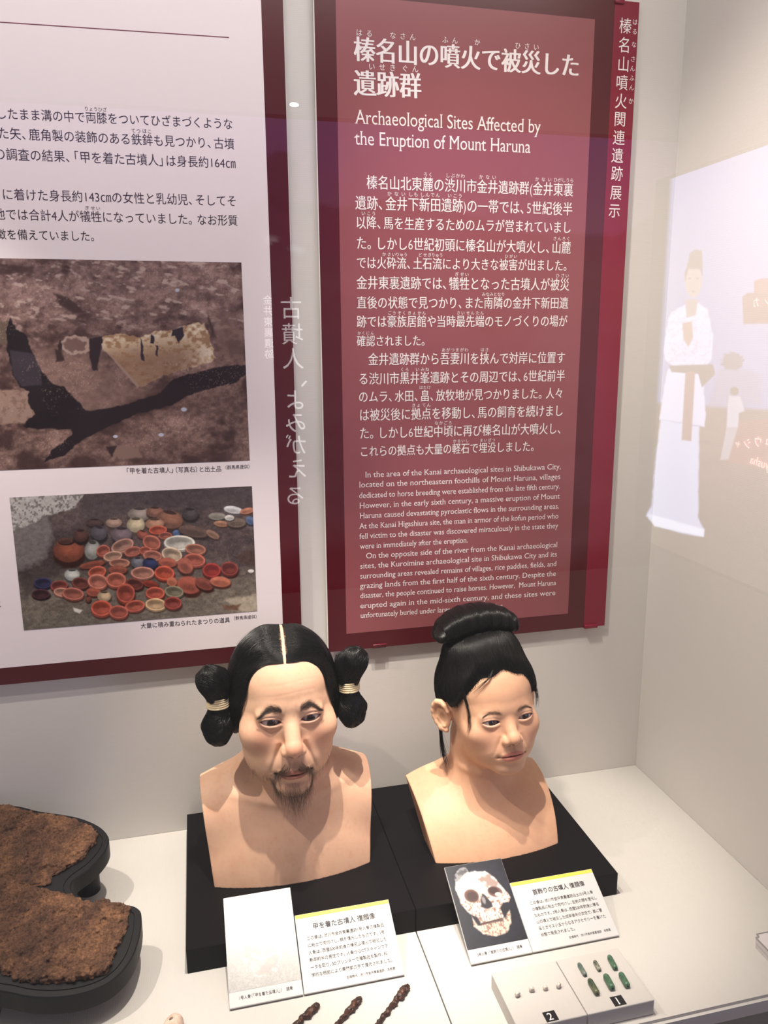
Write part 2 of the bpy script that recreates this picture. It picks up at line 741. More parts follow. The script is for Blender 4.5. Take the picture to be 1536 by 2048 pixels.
def grad(fn, V, e=0.35):
    g = np.zeros_like(V)
    for i in range(3):
        d = np.zeros(3, V.dtype)
        d[i] = e
        g[:, i] = fn(V + d) - fn(V - d)
    return g / (np.linalg.norm(g, axis=1, keepdims=True) + 1e-9)


def project_to(fn, V, off, lim=50.0):
    V = V.astype(np.float32)
    g = grad(fn, V)
    d = np.clip(fn(V) - off, -lim, lim)
    return (V - d[:, None] * g).astype(np.float32)


class Frame:
    """local (x,f,z in mm) -> world metres"""
    def __init__(s, o):
        s.o = np.asarray(o, float)

    def w(s, P):
        P = np.asarray(P, float)
        return s.o + P * np.array((0.001, -0.001, 0.001))


def rotz_etc(P, pivot, yaw, pitch, roll, inv=True):
    """rotate points about a pivot: yaw>0 turns the face to +x, roll>0 leans the crown to -x, pitch>0 looks down"""
    cy, sy = math.cos(yaw), math.sin(yaw)
    cp, sp = math.cos(pitch), math.sin(pitch)
    cr, sr = math.cos(roll), math.sin(roll)
    Y = np.array(((cy, sy, 0), (-sy, cy, 0), (0, 0, 1)))
    Pm = np.array(((1, 0, 0), (0, cp, sp), (0, -sp, cp)))
    Rm = np.array(((cr, 0, -sr), (0, 1, 0), (sr, 0, cr)))
    M = Y @ Pm @ Rm
    pv = np.asarray(pivot, float)
    M = M if not inv else M.T
    return ((P - pv) @ M.T + pv).astype(P.dtype)


def tubes(paths, radii, sides=3):
    """paths (N,K,3) and radii (N,K): one closed-ish tube per path"""
    paths = np.asarray(paths, float)
    N, K, _ = paths.shape
    t = np.gradient(paths, axis=1)
    t /= np.linalg.norm(t, axis=2, keepdims=True) + 1e-12
    ref = np.zeros_like(t)
    ref[..., 0] = 0.37
    ref[..., 1] = 0.61
    ref[..., 2] = 0.70
    a = np.cross(t, ref)
    a /= np.linalg.norm(a, axis=2, keepdims=True) + 1e-12
    b = np.cross(t, a)
    vs = []
    for s in range(sides):
        an = 2 * math.pi * s / sides
        vs.append(paths + (a * math.cos(an) + b * math.sin(an)) * np.asarray(radii)[..., None])
    V = np.stack(vs, 2).reshape(-1, 3)
    base = (np.arange(N) * K * sides)[:, None, None] + (np.arange(K - 1) * sides)[None, :, None] + np.arange(sides)[None, None, :]
    nxt = (np.arange(N) * K * sides)[:, None, None] + (np.arange(K - 1) * sides)[None, :, None] + ((np.arange(sides) + 1) % sides)[None, None, :]
    F = np.stack((base, nxt, nxt + sides, base + sides), -1).reshape(-1, 4)
    return V, F
# ------------------------------------------------------------------ the two portrait busts
MAN = dict(
    o=(-0.6655, -0.143, 0.2775), hoff=(0, 0, 0), rot=(math.radians(1.0), math.radians(-4.0), math.radians(0.6)), s=1.0,
    cran=((0, -4, 27), (72, 90, 76)), face=((0, 34, -28), (64, 51, 74)), jaw=((0, 32, -62), (58, 50, 45)),
    chin=((0, 72, -97), (24, 16, 15)), zyg=((42, 54, -24), (24, 23, 20)), brow=((22, 79, 16), (30, 7, 8.5)),
    socket=((27, 102, 0), (16, 14, 9)), muzzle=((0, 70, -66), (28, 19, 22)), puff=((28, 73.5, 8.5), (17, 9.5, 8)),
    nose=((0, 76, 6, 10.0), (0, 97, -29, 11.0)), tip=((0, 100, -34), 11.2), ala=((11.3, 94.5, -37.5), (6.6, 9, 7.4)),
    nostril=((6.5, 100, -46), (3.8, 5.5, 4.5)),
    eye=(27.0, 67.0, 0.0), er=15.0, lid=16.3, ew=13.6, hu=4.5, hl=4.4, slant=0.8, carve=73.5, crease=0.8, bag=0.5,
    mouth=-74.0, mw=23.0, ul=(19, 6, 3.6), ll=(16.5, 6.8, 3.8), lipf=88.0, slitcurve=1.2,
    neck=((0, -12, -60), (0, -18, -116), 56, 52), base=-242.5,
    sh=((0, -24, -131), (150, -16, -178), 50, 48), chest=((0, -28, -330), (205, 113, 230)),
    side=(125.5, -105, 14.0 / 138.0), back=(-74, -110, 90.0 / 134.0), folds=1.0, earz=0.0)
WOMAN = dict(
    o=(-0.365, -0.153, 0.242), hoff=(13, 0, -11), rot=(math.radians(3.0), math.radians(-9.0), math.radians(2.5)), s=0.93,
    cran=((0, -4, 30), (72, 91, 77)), face=((0, 36, -22), (62, 49, 62)), jaw=((0, 38, -48), (52, 46, 42)),
    chin=((0, 68, -78), (24, 16, 14)), zyg=((37, 56, -20), (24, 19, 18)), brow=((22, 79, 16), (28, 6.5, 8.5)),
    socket=((27, 101, 0), (15, 13, 8)), muzzle=((0, 70, -52), (26, 18, 19)), puff=((28, 73.5, 8.5), (16, 9.3, 8)),
    nose=((0, 76, 4, 8.5), (0, 94, -23, 9.4)), tip=((0, 96.0, -26.5), 10.0), ala=((10.8, 91.0, -29.5), (6.0, 8, 6.6)),
    nostril=((5.8, 96, -36.8), (3.2, 5, 3.8)),
    eye=(29.0, 67.0, 0.0), er=15.0, lid=16.1, ew=12.8, hu=4.2, hl=4.0, slant=0.7, carve=73.5, crease=0.55, bag=0.25,
    mouth=-55.0, mw=22.0, ul=(18, 6, 3.6), ll=(15.5, 7.2, 4.6), lipf=86.5, slitcurve=-1.5,
    neck=((0, -14, -60), (0, -22, -126), 46, 44), base=-207.0,
    sh=((0, -26, -168), (130, -30, -234), 46, 40), chest=((0, -46, -270), (235, 146, 150)),
    side=(109, -135, 12.0 / 72.0), back=(-72, -120, 92.0 / 97.0), folds=0.2, earz=-5.0)
PIV = (0, -10, -70)


def head_local(P, q):
    return rotz_etc(P - np.asarray(q['hoff'], P.dtype), PIV, *q['rot'], inv=True) / np.float32(q['s'])


def head_world(P, q):
    """head-local mm -> body-local mm"""
    return rotz_etc(np.asarray(P, float) * q['s'], PIV, *q['rot'], inv=False) + np.asarray(q['hoff'], float)


def fissure(ax, q):
    u = np.clip((ax - q['eye'][0]) / q['ew'], -1, 1)
    k = np.maximum(1 - u * u, 0)
    z0 = q['eye'][2] + q['slant'] * u
    zu = z0 + q['hu'] * k ** 0.62 * (1 - 0.12 * u)
    zl = z0 - q['hl'] * k ** 0.85 * (1 + 0.10 * u)
    return u, zu, zl


def head_sdf(P, q):
    """P in head-local mm"""
    x, f, z = P[:, 0], P[:, 1], P[:, 2]
    ax = np.abs(x)
    A = np.stack((ax, f, z), -1)
    d = ell(P, *q['cran'])
    d = smin(d, ell(P, *q['face']), 20)
    d = smin(d, ell(P, *q['jaw']), 18)
    d = smin(d, ell(P, *q['chin']), 14)
    d = smin(d, ell(A, *q['zyg']), 16)
    bw = q['cran'][1]
    Bw = np.stack((ax, f + bw[1] * (1 - np.sqrt(np.clip(1 - (ax / bw[0]) ** 2, 0.02, 1))), z), -1)
    d = smin(d, ell(Bw, *q['brow']), 10)
    d = smax(d, -ell(A, *q['socket']), 10)
    d = smin(d, ell(P, *q['muzzle']), 12)
    # lids
    e = q['eye']
    d = smin(d, ell(A, *q['puff']), 8)
    d = smin(d, sph(A, e, q['lid']), 6)
    # nose
    n = cap(P, q['nose'][0][:3], q['nose'][1][:3], q['nose'][0][3], q['nose'][1][3])
    n = smin(n, sph(P, *q['tip']), 5)
    n = smin(n, ell(A, *q['ala']), 3.5)
    d = smin(d, n, 6.5)
    d = smax(d, -ell(A, *q['nostril']), 2.5)
    # lips
    m = q['mouth']
    zb = m + q['slitcurve'] * (x / q['mw']) ** 2 + 0.9 * np.exp(-(x / 5.0) ** 2) * 0.6
    Q = np.stack((x, f + 0.010 * x * x, z - zb), -1)
    bow = 0.9 * (np.exp(-((ax - 5) / 4.0) ** 2) - np.exp(-(x / 3.0) ** 2))
    QU = np.stack((x, Q[:, 1], Q[:, 2] - bow), -1)
    d = smin(d, ell(QU, (0, q['lipf'], q['ul'][2] * 0.85), q['ul']), 5)
    d = smin(d, ell(Q, (0, q['lipf'] - 1.2, -q['ll'][2] * 0.9), q['ll']), 4.5)
    d = smax(d, -ell(Q, (0, q['lipf'] + 10, 0), (q['mw'], 12.5, 0.6)), 2.2)
    # soft surface relief
    fr = sstep(20, 50, f)
    g = 0.0
    g = g + 1.6 * np.exp(-((x) / 3.2) ** 2 - ((z - (m + 14)) / 6.5) ** 2)                   # philtrum
    g = g + 1.6 * np.exp(-(x / 16) ** 2 - ((z - (m - 14.5)) / 3.8) ** 2)                     # under the lip
    g = g + 1.2 * np.exp(-((ax - q['mw'] - 1) / 3.5) ** 2 - ((z - m) / 4) ** 2)              # mouth corners
    u, zu, zl = fissure(ax, q)
    win = sstep(1.25, 0.8, np.abs((ax - e[0]) / q['ew']))
    g = g + q['crease'] * win * np.exp(-((z - (zu + 3.6)) / 1.1) ** 2)                               # lid crease
    g = g + q['bag'] * win * np.exp(-((z - (zl - 7.5 - 2.0 * (1 - u * u))) / 1.8) ** 2)    # under the eye
    g = g - 0.7 * win * np.exp(-((z - (zl - 3.0)) / 2.2) ** 2)
    dn, t = seg2(ax, z, (17, q['tip'][0][2] + 1), (q['mw'] + 8, m + 3))
    g = g + (0.5 + 1.5 * q['folds']) * np.exp(-(dn / 2.6) ** 2) * (1 - 0.6 * t)
    dn, t = seg2(ax, z, (21, q['tip'][0][2] + 4), (q['mw'] + 13, m + 4))
    g = g - (0.3 + 0.8 * q['folds']) * np.exp(-(dn / 5.0) ** 2) * (1 - 0.5 * t)
    for zz, am in ((38, 0.14), (51, 0.12)):
        g = g + q['folds'] * am * np.exp(-((z - zz + 0.002 * x * x - 2 * np.sin(x * 0.06)) / 1.6) ** 2) * sstep(44, 25, ax)
    g = g + 0.5 * q['folds'] * np.exp(-((ax - 7) / 1.6) ** 2 - ((z - 15) / 6) ** 2)
    g = g + 1.8 * np.exp(-((ax - 52) / 12) ** 2 - ((z - 22) / 14) ** 2) * fr                # temples
    d = d + g * fr
    # the eye opening
    dc = np.maximum(np.maximum(z - zu, zl - z), np.maximum(q['carve'] - f, np.abs(ax - e[0]) - q['ew']))
    d = smax(d, -dc, 1.1)
    # ears
    B = A - np.asarray((0, 0, q['earz']), A.dtype)
    er = chain(B, [(69, 10, 0, 2.4), (73, 11, 11, 2.8), (77, 8, 20, 3.0), (81.5, 2, 25, 3.2), (85.5, -5, 24.5, 3.2), (88, -11, 18, 3.2),
                   (89, -14.5, 8, 3.1), (88, -15, -2, 3.0), (85, -12, -11, 3.0), (80.5, -6, -19, 3.8), (75, 1, -23, 4.0)], 7)
    c, s_ = math.cos(0.55), math.sin(0.55)
    E = np.stack(((B[:, 0] - 77) * c + (B[:, 1] + 2) * s_, -(B[:, 0] - 77) * s_ + (B[:, 1] + 2) * c, B[:, 2] - 1), -1)
    er = smin(er, ell(E, (0, 0, 0), (4.0, 15, 23)), 4)
    er = smin(er, chain(B, [(78, 2, -15, 2.0), (83, -8, -2, 2.4), (83, -6, 13, 2.0)], 2), 3)
    er = smax(er, -ell(B, (81.5, 3, -3), (6, 7.5, 10.5)), 3)
    d = smin(d, er, 4)
    return d


def body_sdf(P, q):
    """P in body-local mm"""
    x, f, z = P[:, 0], P[:, 1], P[:, 2]
    ax = np.abs(x)
    A = np.stack((ax, f, z), -1)
    n = q['neck']
    d = cap(P, n[0], n[1], n[2], n[3])
    s_ = q['sh']
    t = cap(A, s_[0], s_[1], s_[2], s_[3])
    t = smin(t, ell(P, *q['chest']), 30)
    d = smin(d, t, 34)
    # collar bones, the pit of the neck, the neck cords
    zc = s_[0][2] + s_[2] * 0.15
    cf = 48.0
    b = q['base']
    g = 2.0 * np.exp(-((ax) / 9) ** 2 - ((z - (b + 112)) / 9) ** 2)
    dn, tt = seg2(ax, z, (12, b + 104), (95, b + 120))
    g = g - 2.0 * np.exp(-(dn / 6.0) ** 2) * (1 - 0.5 * tt)
    dn, tt = seg2(ax, z, (22, b + 120), (85, b + 134))
    g = g + 2.0 * np.exp(-(dn / 9.0) ** 2)
    dn, tt = seg2(ax, z, (9, b + 112), (48, b + 180))
    g = g - 2.2 * np.exp(-(dn / 7.0) ** 2) * (1 - tt)
    d = d + g * sstep(-10, 20, f)
    return d


def bust_sdf(P, q):
    H = head_local(P, q)
    h = head_sdf(H, q) * q['s']
    b = body_sdf(P, q)
    d = smin(h, b, 14)
    x, f, z = P[:, 0], P[:, 1], P[:, 2]
    sd = q['side']
    d = smax(d, (np.abs(x) - (sd[0] + (z - sd[1]) * sd[2])) * 0.97, 1.5)
    d = np.maximum(d, q['base'] - 1.0 - z)
    bk = q['back']
    d = smax(d, ((bk[0] - f) - (z - bk[1]) * bk[2]) * 0.8, 2.0)
    return d


# ---- materials
def make_skin(name):
    m = color_attr_mat(name, 0.52, 0.25)
    b = bsdf(m)
    b.inputs['Subsurface Weight'].default_value = 0.12
    b.inputs['Subsurface Radius'].default_value = (0.012, 0.005, 0.003)
    b.inputs['Subsurface Scale'].default_value = 0.35
    v = coord(m)
    n1 = nd(m, 'ShaderNodeTexNoise', Scale=900.0, Detail=3.0)
    n2 = nd(m, 'ShaderNodeTexNoise', Scale=240.0, Detail=4.0)
    ln(m, v, n1.inputs['Vector'])
    ln(m, v, n2.inputs['Vector'])
    ad = nd(m, 'ShaderNodeMath', operation='ADD')
    ln(m, n1.outputs['Fac'], ad.inputs[0])
    ln(m, n2.outputs['Fac'], ad.inputs[1])
    add_bump(m, ad.outputs[0], 0.13, 0.0005)
    return m


def make_hair(name, col, rough=0.34, spec=0.5):
    m = new_mat(name, col, rough, spec)
    return m


M_SKIN = make_skin('painted_skin')
M_HAIR = make_hair('black_hair', (0.0045, 0.004, 0.0042, 1), 0.3, 0.36)
M_HAIRCAP = make_hair('black_hair_base', (0.003, 0.0028, 0.003, 1), 0.6, 0.25)
M_BROW = make_hair('brow_hair', (0.05, 0.032, 0.024, 1), 0.5)
M_BROW2 = make_hair('soft_brow_hair', (0.10, 0.068, 0.050, 1), 0.6)
M_BEARD = make_hair('beard_hair', (0.10, 0.060, 0.042, 1), 0.45)
M_EYE = color_attr_mat('glass_eye', 0.06, 0.6)
bsdf(M_EYE).inputs['Coat Weight'].default_value = 0.6
bsdf(M_EYE).inputs['Coat Roughness'].default_value = 0.02
M_CORD = new_mat('hemp_cord', srgb(226, 208, 170), 0.8, 0.2)


def skin_colors(V, q, man):
    """V in body-local mm; painted complexion of the sculpture"""
    H = head_local(V.astype(np.float32), q)
    x, f, z = H[:, 0], H[:, 1], H[:, 2]
    ax = np.abs(x)
    base = lin((222, 180, 150)) if man else lin((214, 168, 136))
    c = np.tile(base, (len(V), 1))

    def mix(col, w):
        w = np.clip(w, 0, 1)[:, None]
        c[:] = c * (1 - w) + lin(col) * w
    nz = fbm(V[:, 0] / 14, V[:, 1] / 14, V[:, 2] / 14, 4, 3)
    mix((206, 150, 120), (nz - 0.45) * 0.9)
    nz2 = fbm(V[:, 0] / 3, V[:, 1] / 3, V[:, 2] / 3, 3, 8)
    mix((196, 140, 112), (nz2 - 0.55) * 0.8)
    face = sstep(10, 40, f) * sstep(-125, -100, z)
    ck = np.exp(-((ax - 40) / 20) ** 2 - ((z + 30) / 20) ** 2) * face
    mix((206, 128, 100) if man else (222, 160, 134), ck * (0.40 if man else 0.40))
    ns = np.exp(-(x / 13) ** 2 - ((z - q['tip'][0][2]) / 14) ** 2) * sstep(82, 95, f)
    mix((208, 134, 108), ns * (0.55 if man else 0.2))
    # around the eyes
    u, zu, zl = fissure(ax, q)
    ew = np.abs((ax - q['eye'][0]) / q['ew'])
    w = sstep(1.5, 0.7, ew)
    mix((196, 138, 112), w * np.exp(-((z - zl + 5) / 5) ** 2) * 0.3 * face)
    mix((228, 186, 162), w * np.exp(-((z - zu - 4) / 4) ** 2) * 0.4 * face)
    edge = np.minimum(np.abs(z - zu), np.abs(z - zl))
    mix((86, 48, 38), sstep(1.16, 0.98, ew) * np.exp(-(np.abs(z - zu - 0.2) / 0.9) ** 2) * 0.8 * face)
    mix((236, 190, 172), sstep(1.1, 0.9, ew) * np.exp(-(np.abs(z - zl + 0.6) / 0.8) ** 2) * 0.6 * face)
    mix((150, 84, 70), np.exp(-((ew - 1.08) / 0.14) ** 2) * np.exp(-((z - zl) / 1.0) ** 2) * 0.5 * face)
    inner = (z < zu) & (z > zl) & (ew < 1.0) & (f > 60)
    mix((150, 80, 72), inner * 0.7)
    # lips
    m = q['mouth']
    zb = m + q['slitcurve'] * (x / q['mw']) ** 2
    hw = q['ul'][0] + 1.0
    prof = np.sqrt(np.clip(1 - (x / hw) ** 2, 0, 1))
    up = zb + (q['ul'][2] * 1.9) * prof ** 0.8 + 0.8 * (np.exp(-((ax - 5) / 4) ** 2) - np.exp(-(x / 3) ** 2))
    lo = zb - (q['ll'][2] * 1.75) * prof
    ins = sstep(-0.9, 0.5, up - z) * sstep(-0.9, 0.5, z - lo) * (ax < hw) * sstep(72, 80, f)
    mix((164, 88, 80) if man else (192, 108, 98), ins * (0.75 if man else 0.7))
    mix((110, 40, 38), np.exp(-((z - zb) / 1.0) ** 2) * (ax < q['mw'] - 1) * sstep(72, 80, f) * 0.85)
    # nostrils
    nn = q['nostril']
    mix((92, 48, 38), sstep(1.5, 0.8, np.sqrt(((ax - nn[0][0]) / nn[1][0]) ** 2 + ((z - nn[0][2] - 1.5) / nn[1][2]) ** 2)) * sstep(86, 92, f) * 0.8)
    # brows, faint under the hairs
    bz = brow_line(ax, q, man)
    bm_ = np.exp(-((z - bz) / (4.2 if man else 3.2)) ** 2) * sstep(9, 15, ax) * sstep(46, 38, ax) * face
    mix((96, 66, 52) if man else (128, 94, 76), bm_ * (0.62 if man else 0.6))
    if man:
        st = (np.exp(-((ax) / 26) ** 2 - ((z - m - 12) / 7) ** 2) + np.exp(-(ax / 22) ** 2 - ((z - m + 26) / 14) ** 2)) * face
        mix((140, 100, 80), st * 0.45)
        # shadow of roots at the hairline
        mix((150, 110, 86), sstep(6, 0, hole_man(ax, z)) * sstep(-4, 2, hole_man(ax, z)) * 0.35 * sstep(0, 20, f) * sstep(0, 20, z))
    return c


def brow_line(ax, q, man):
    t = (ax - 12) / 32.0
    if man:
        return 16.0 + 2.8 * np.sin(np.clip(t / 0.9, 0, 1) * math.pi) - 16.0 * np.clip(t - 0.45, 0, 1) ** 1.2
    return 12.5 + 4.0 * np.sin(np.clip(t, 0, 1) * math.pi * 0.75) - 3.5 * np.clip(t - 0.5, 0, 1)


def part_x(f):
    return -2.5 + np.clip(70 - f, 0, 130) * 0.075


def hole_man(ax, z):
    """2-D rounded box of the bare forehead and face (negative inside)"""
    hw = 55.0 + 6.0 * sstep(60, 0, z)
    r = 32.0
    qx = ax - (hw - r)
    qz = z - (75.5 - r)
    return np.hypot(np.maximum(qx, 0), np.maximum(qz, 0)) + np.minimum(np.maximum(qx, qz), 0) - r


def fix_quads(fn, V, Q):
    """outward-facing winding after the mirror into world space"""
    a, b, c = V[Q[:, 0]], V[Q[:, 1]], V[Q[:, 2]]
    nrm = np.cross(b - a, c - a)
    cen = (a + c) / 2
    s_ = (nrm * grad(fn, cen.astype(np.float32))).sum(1)
    # local frame is mirrored in world, so local inward winding is world outward
    if np.median(s_) > 0:
        Q = Q[:, ::-1].copy()
    return Q


def make_eye(q, side, gaze, parent, fr):
    e = np.array(q['eye'], float) * np.array((side, 1, 1))
    nu, nv = 72, 56
    th = np.linspace(0, math.pi, nv)
    ph = np.linspace(0, 2 * math.pi, nu, endpoint=False)
    T, Ph = np.meshgrid(th, ph, indexing='ij')
    D = np.stack((np.sin(T) * np.cos(Ph), np.cos(T), np.sin(T) * np.sin(Ph)), -1).reshape(-1, 3)   # pole = forward
    ang = T.reshape(-1)
    rad = q['er'] + 0.35 * np.exp(-(ang / 0.33) ** 2)
    gx, gz = gaze
    cy, sy = math.cos(gx), math.sin(gx)
    cp, sp = math.cos(gz), math.sin(gz)
    Y = np.array(((cy, sy, 0), (-sy, cy, 0), (0, 0, 1)))
    Pm = np.array(((1, 0, 0), (0, cp, sp), (0, -sp, cp)))
    L = (D * rad[:, None]) @ (Y @ Pm).T + e
    W = head_world(L, q)
    F = []
    for i in range(nv - 1):
        for j in range(nu):
            F.append((i * nu + j, (i + 1) * nu + j, (i + 1) * nu + (j + 1) % nu, i * nu + (j + 1) % nu))
    o = mesh_obj('eye', fr.w(W), np.array(F), M_EYE, parent, smooth=True)
    r = ang * q['er']
    c = np.tile(lin((222, 208, 200)), (len(r), 1))

    def mix(col, w):
        w = np.clip(w, 0, 1)[:, None]
        c[:] = c * (1 - w) + lin(col) * w
    mix((196, 150, 140), sstep(8, 16, r))
    mix((46, 28, 20), sstep(6.3, 5.7, r))
    mix((50, 31, 22), sstep(5.0, 3.6, r) * 0.8)
    mix((8, 6, 6), sstep(2.9, 2.4, r))
    set_colors(o, c)
    return o


def surf_hairs(fn, roots, dirs, lengths, K, lift, rad, curl=0.0, sag=0.0, seed=0):
    """short hairs growing from a surface: roots (N,3), dirs (N,3) mostly tangent"""
    r = np.random.default_rng(seed)
    N = len(roots)
    g = grad(fn, roots.astype(np.float32))
    t = np.linspace(0, 1, K)
    d = dirs / (np.linalg.norm(dirs, axis=1, keepdims=True) + 1e-9)
    path = roots[:, None, :] + d[:, None, :] * (lengths[:, None, None] * t[None, :, None])
    path = path + g[:, None, :] * (lift[:, None, None] * (t[None, :, None] ** 0.8))
    if curl:
        ph = r.uniform(0, 6.28, (N, 1))
        fq = r.uniform(3, 7, (N, 1))
        sd = np.cross(d, g)
        path = path + sd[:, None, :] * (curl * lengths[:, None] * np.sin(ph + fq * t[None]) * t[None])[..., None]
        path = path + g[:, None, :] * (curl * 0.6 * lengths[:, None] * np.cos(ph * 2 + fq * t[None]) * t[None])[..., None]
    if sag:
        path[..., 2] -= sag * lengths[:, None] * t[None] ** 2
    radii = rad * (1 - 0.75 * t)[None, :] * r.uniform(0.7, 1.15, (N, 1))
    return tubes(path, radii, 3)


def make_bust(q, man, label, lo, hi, h):
    fr = Frame(q['o'])
    root = empty('portrait_bust', fr.w((0, 0, q['base'])).tolist(), label, 'bust', 'reconstructed head busts')
    fn = lambda P: bust_sdf(P, q)
    V, Q = mesh_sdf(fn, lo, hi, h)
    Q = fix_quads(fn, V, Q)
    body = mesh_obj('head_and_shoulders', fr.w(V), Q, M_SKIN, root, smooth=True)
    set_colors(body, skin_colors(V, q, man))
    hs = lambda P: head_sdf(P, q)
    gz = (0.02, 0.10) if man else (0.05, 0.0)
    make_eye(q, -1, (gz[0] + 0.03, gz[1]), root, fr)
    make_eye(q, 1, (gz[0] - 0.03, gz[1]), root, fr)
    # brows and lashes: short hairs lying on the skin
    r = np.random.default_rng(5 if man else 6)
    for sd in (-1, 1):
        n = 640 if man else 300
        t = r.uniform(0, 1, n) ** 0.9
        ax = 11.5 + 33 * t if man else 12.5 + 30 * t
        th_ = (5.2 * (1 - t) ** 0.35 * np.minimum(1, (t + 0.2) * 3)) if man else 3.2 * (1 - t) ** 0.4 * np.minimum(1, (t + 0.1) * 4)
        zz = brow_line(ax, q, man) + r.normal(0, 0.55, n) * th_
        P = np.stack((sd * ax, np.full(n, 84.0), zz), -1)
        for _ in range(3):
            P = project_to(hs, P, 0.0, 6)
        D = np.stack((sd * (0.55 + 0.6 * t), np.zeros(n), 0.75 - 1.15 * t), -1) + r.normal(0, 0.13, (n, 3))
        g = grad(hs, P)
        D = D - (D * g).sum(1, keepdims=True) * g
        v, fc = surf_hairs(hs, P, D, r.uniform(4, 7.5, n), 5, r.uniform(0.3, 1.0, n), 0.085 if man else 0.06, seed=3)
        mesh_obj('eyebrow', fr.w(head_world(v, q)), fc, M_BROW if man else M_BROW2, root, True)
        # lashes
        n = 46
        u = np.linspace(-0.9, 1.0, n)
        axl = q['eye'][0] + u * q['ew']
        _, zu, zl = fissure(axl, q)
        rr = q['er'] + 0.9
        ff = q['eye'][1] + np.sqrt(np.maximum(rr ** 2 - (axl - q['eye'][0]) ** 2 - zu ** 2, 1))
        P = np.stack((sd * axl, ff, zu), -1)
        t = np.linspace(0, 1, 5)
        dirv = np.stack((sd * (0.25 + 0.5 * u), np.full(n, 0.8), np.full(n, -0.55)), -1)
        L = r.uniform(3.0, 5.0, n)
        path = P[:, None] + dirv[:, None] * (L[:, None, None] * t[None, :, None])
        path[..., 2] += (0.5 * L[:, None] * t[None] ** 2)
        v, fc = tubes(path, 0.075 * (1 - 0.7 * t)[None].repeat(n, 0), 3)
        mesh_obj('eyelashes', fr.w(head_world(v, q)), fc, M_HAIR, root, True)
    return root, fr


bust_man, FRM = make_bust(MAN, True, 'painted bust of a bearded man with side hair loops on a black plinth',
                          (-136, -100, -247), (136, 132, 128), 1.25)
bust_woman, FRW = make_bust(WOMAN, False, 'painted bust of a young woman with a high hair bun on a black plinth',
                            (-132, -100, -212), (132, 128, 122), 1.2)
# ------------------------------------------------------------------ hair of the two busts
def strands_on(fn, start, end, K, offs, bend=None, push=None, centre=(0, 0, 25), its=2):
    """paths between start and end directions about a centre, laid on the surface fn=offset"""
    c = np.asarray(centre, float)
    a = start - c
    b = end - c
    ra = np.linalg.norm(a, axis=1, keepdims=True)
    rb = np.linalg.norm(b, axis=1, keepdims=True)
    a = a / ra
    b = b / rb
    om = np.arccos(np.clip((a * b).sum(1), -1, 1))[:, None, None] + 1e-6
    t = np.linspace(0, 1, K)[None, :, None]
    P = (np.sin((1 - t) * om) * a[:, None] + np.sin(t * om) * b[:, None]) / np.sin(om)
    P = c + P * (ra[:, None] * (1 - t) + rb[:, None] * t)
    if bend is not None:
        P = P + np.asarray(bend)[None, None] * np.sin(math.pi * t)
    sh = P.shape
    O = np.repeat(offs[:, None], K, 1).reshape(-1) if offs.ndim == 1 else offs.reshape(-1)
    X = P.reshape(-1, 3).astype(np.float32)
    for _ in range(its):
        X = project_to(fn, X, O)
        if push is not None:
            X = push(X)
            X = project_to(fn, X, O)
    return X.reshape(sh)


def lobe_hair(fn, poles, n, K, rad, seed, spread=1.0):
    """strands as meridians between the two poles of a lobe"""
    r = np.random.default_rng(seed)
    p0, p1 = np.asarray(poles[0], float), np.asarray(poles[1], float)
    c = (p0 + p1) / 2
    axis = (p1 - p0)
    L = np.linalg.norm(axis)
    axis = axis / L
    u = np.cross(axis, (0.3, 0.9, 0.1))
    u /= np.linalg.norm(u)
    v = np.cross(axis, u)
    ph = r.uniform(0, 2 * math.pi, n)
    tw = r.normal(0.7, 0.4, n)
    t = np.linspace(0.0, 1.0, K)
    s_ = np.sin(math.pi * t)
    ang = ph[:, None] + tw[:, None] * t[None]
    P = p0 + axis * (L * (0.5 - 0.5 * np.cos(math.pi * t)))[None, :, None] + \
        (u * np.cos(ang)[..., None] + v * np.sin(ang)[..., None]) * (s_ * L * 0.45)[None, :, None]
    X = P.reshape(-1, 3).astype(np.float32)
    O = np.repeat(r.uniform(0.0, 0.9, n)[:, None], K, 1).reshape(-1)
    for _ in range(3):
        X = project_to(fn, X, O)
    X = X.reshape(n, K, 3)
    X = X + r.normal(0, 0.35, (n, 1, 3)) * t[None, :, None]
    return tubes(X, np.full((n, K), rad) * r.uniform(0.6, 1.2, (n, 1)), 3)


# ---- the man: centre parting, hair drawn to a loop over each ear
def man_skull(P):
    """the skull as it is in the bust"""
    d = ell(P, *MAN['cran'])
    d = smin(d, ell(P, *MAN['face']), 20)
    return smin(d, ell(P, *MAN['jaw']), 18)


def man_hole(P):
    ax, f, z = np.abs(P[:, 0]), P[:, 1], P[:, 2]
    h = hole_man(ax, z)
    return np.where(f > -10, h, 40)


def man_thick(P):
    """how far the combed hair stands off the scalp"""
    f, z = P[:, 1], P[:, 2]
    ax = np.abs(P[:, 0] - part_x(f))
    h = man_hole(P)
    t = 0.4 + 4.6 * sstep(1, 30, ax) * sstep(0, 16, h)
    return np.where(z > 30, t, 0.4 + 4.6 * sstep(0, 16, h))


def man_surface(P):
    ax = np.abs(P[:, 0])
    d = man_skull(P) - man_thick(P)
    return smin(d, ell(np.stack((ax, P[:, 1], P[:, 2]), -1), (71, -2, -6), (11, 26, 36)), 14)


def man_cap(P):
    x, f, z = P[:, 0], P[:, 1], P[:, 2]
    d = man_surface(P)
    d = smax(d, 0.5 - man_hole(P), 1.5)
    d = smax(d, np.where((z > 50) & (f > -75), 5.0 - np.abs(x - part_x(f)), -50), 1.5)
    d = np.maximum(d, -46 - z + 0.35 * f)
    return d


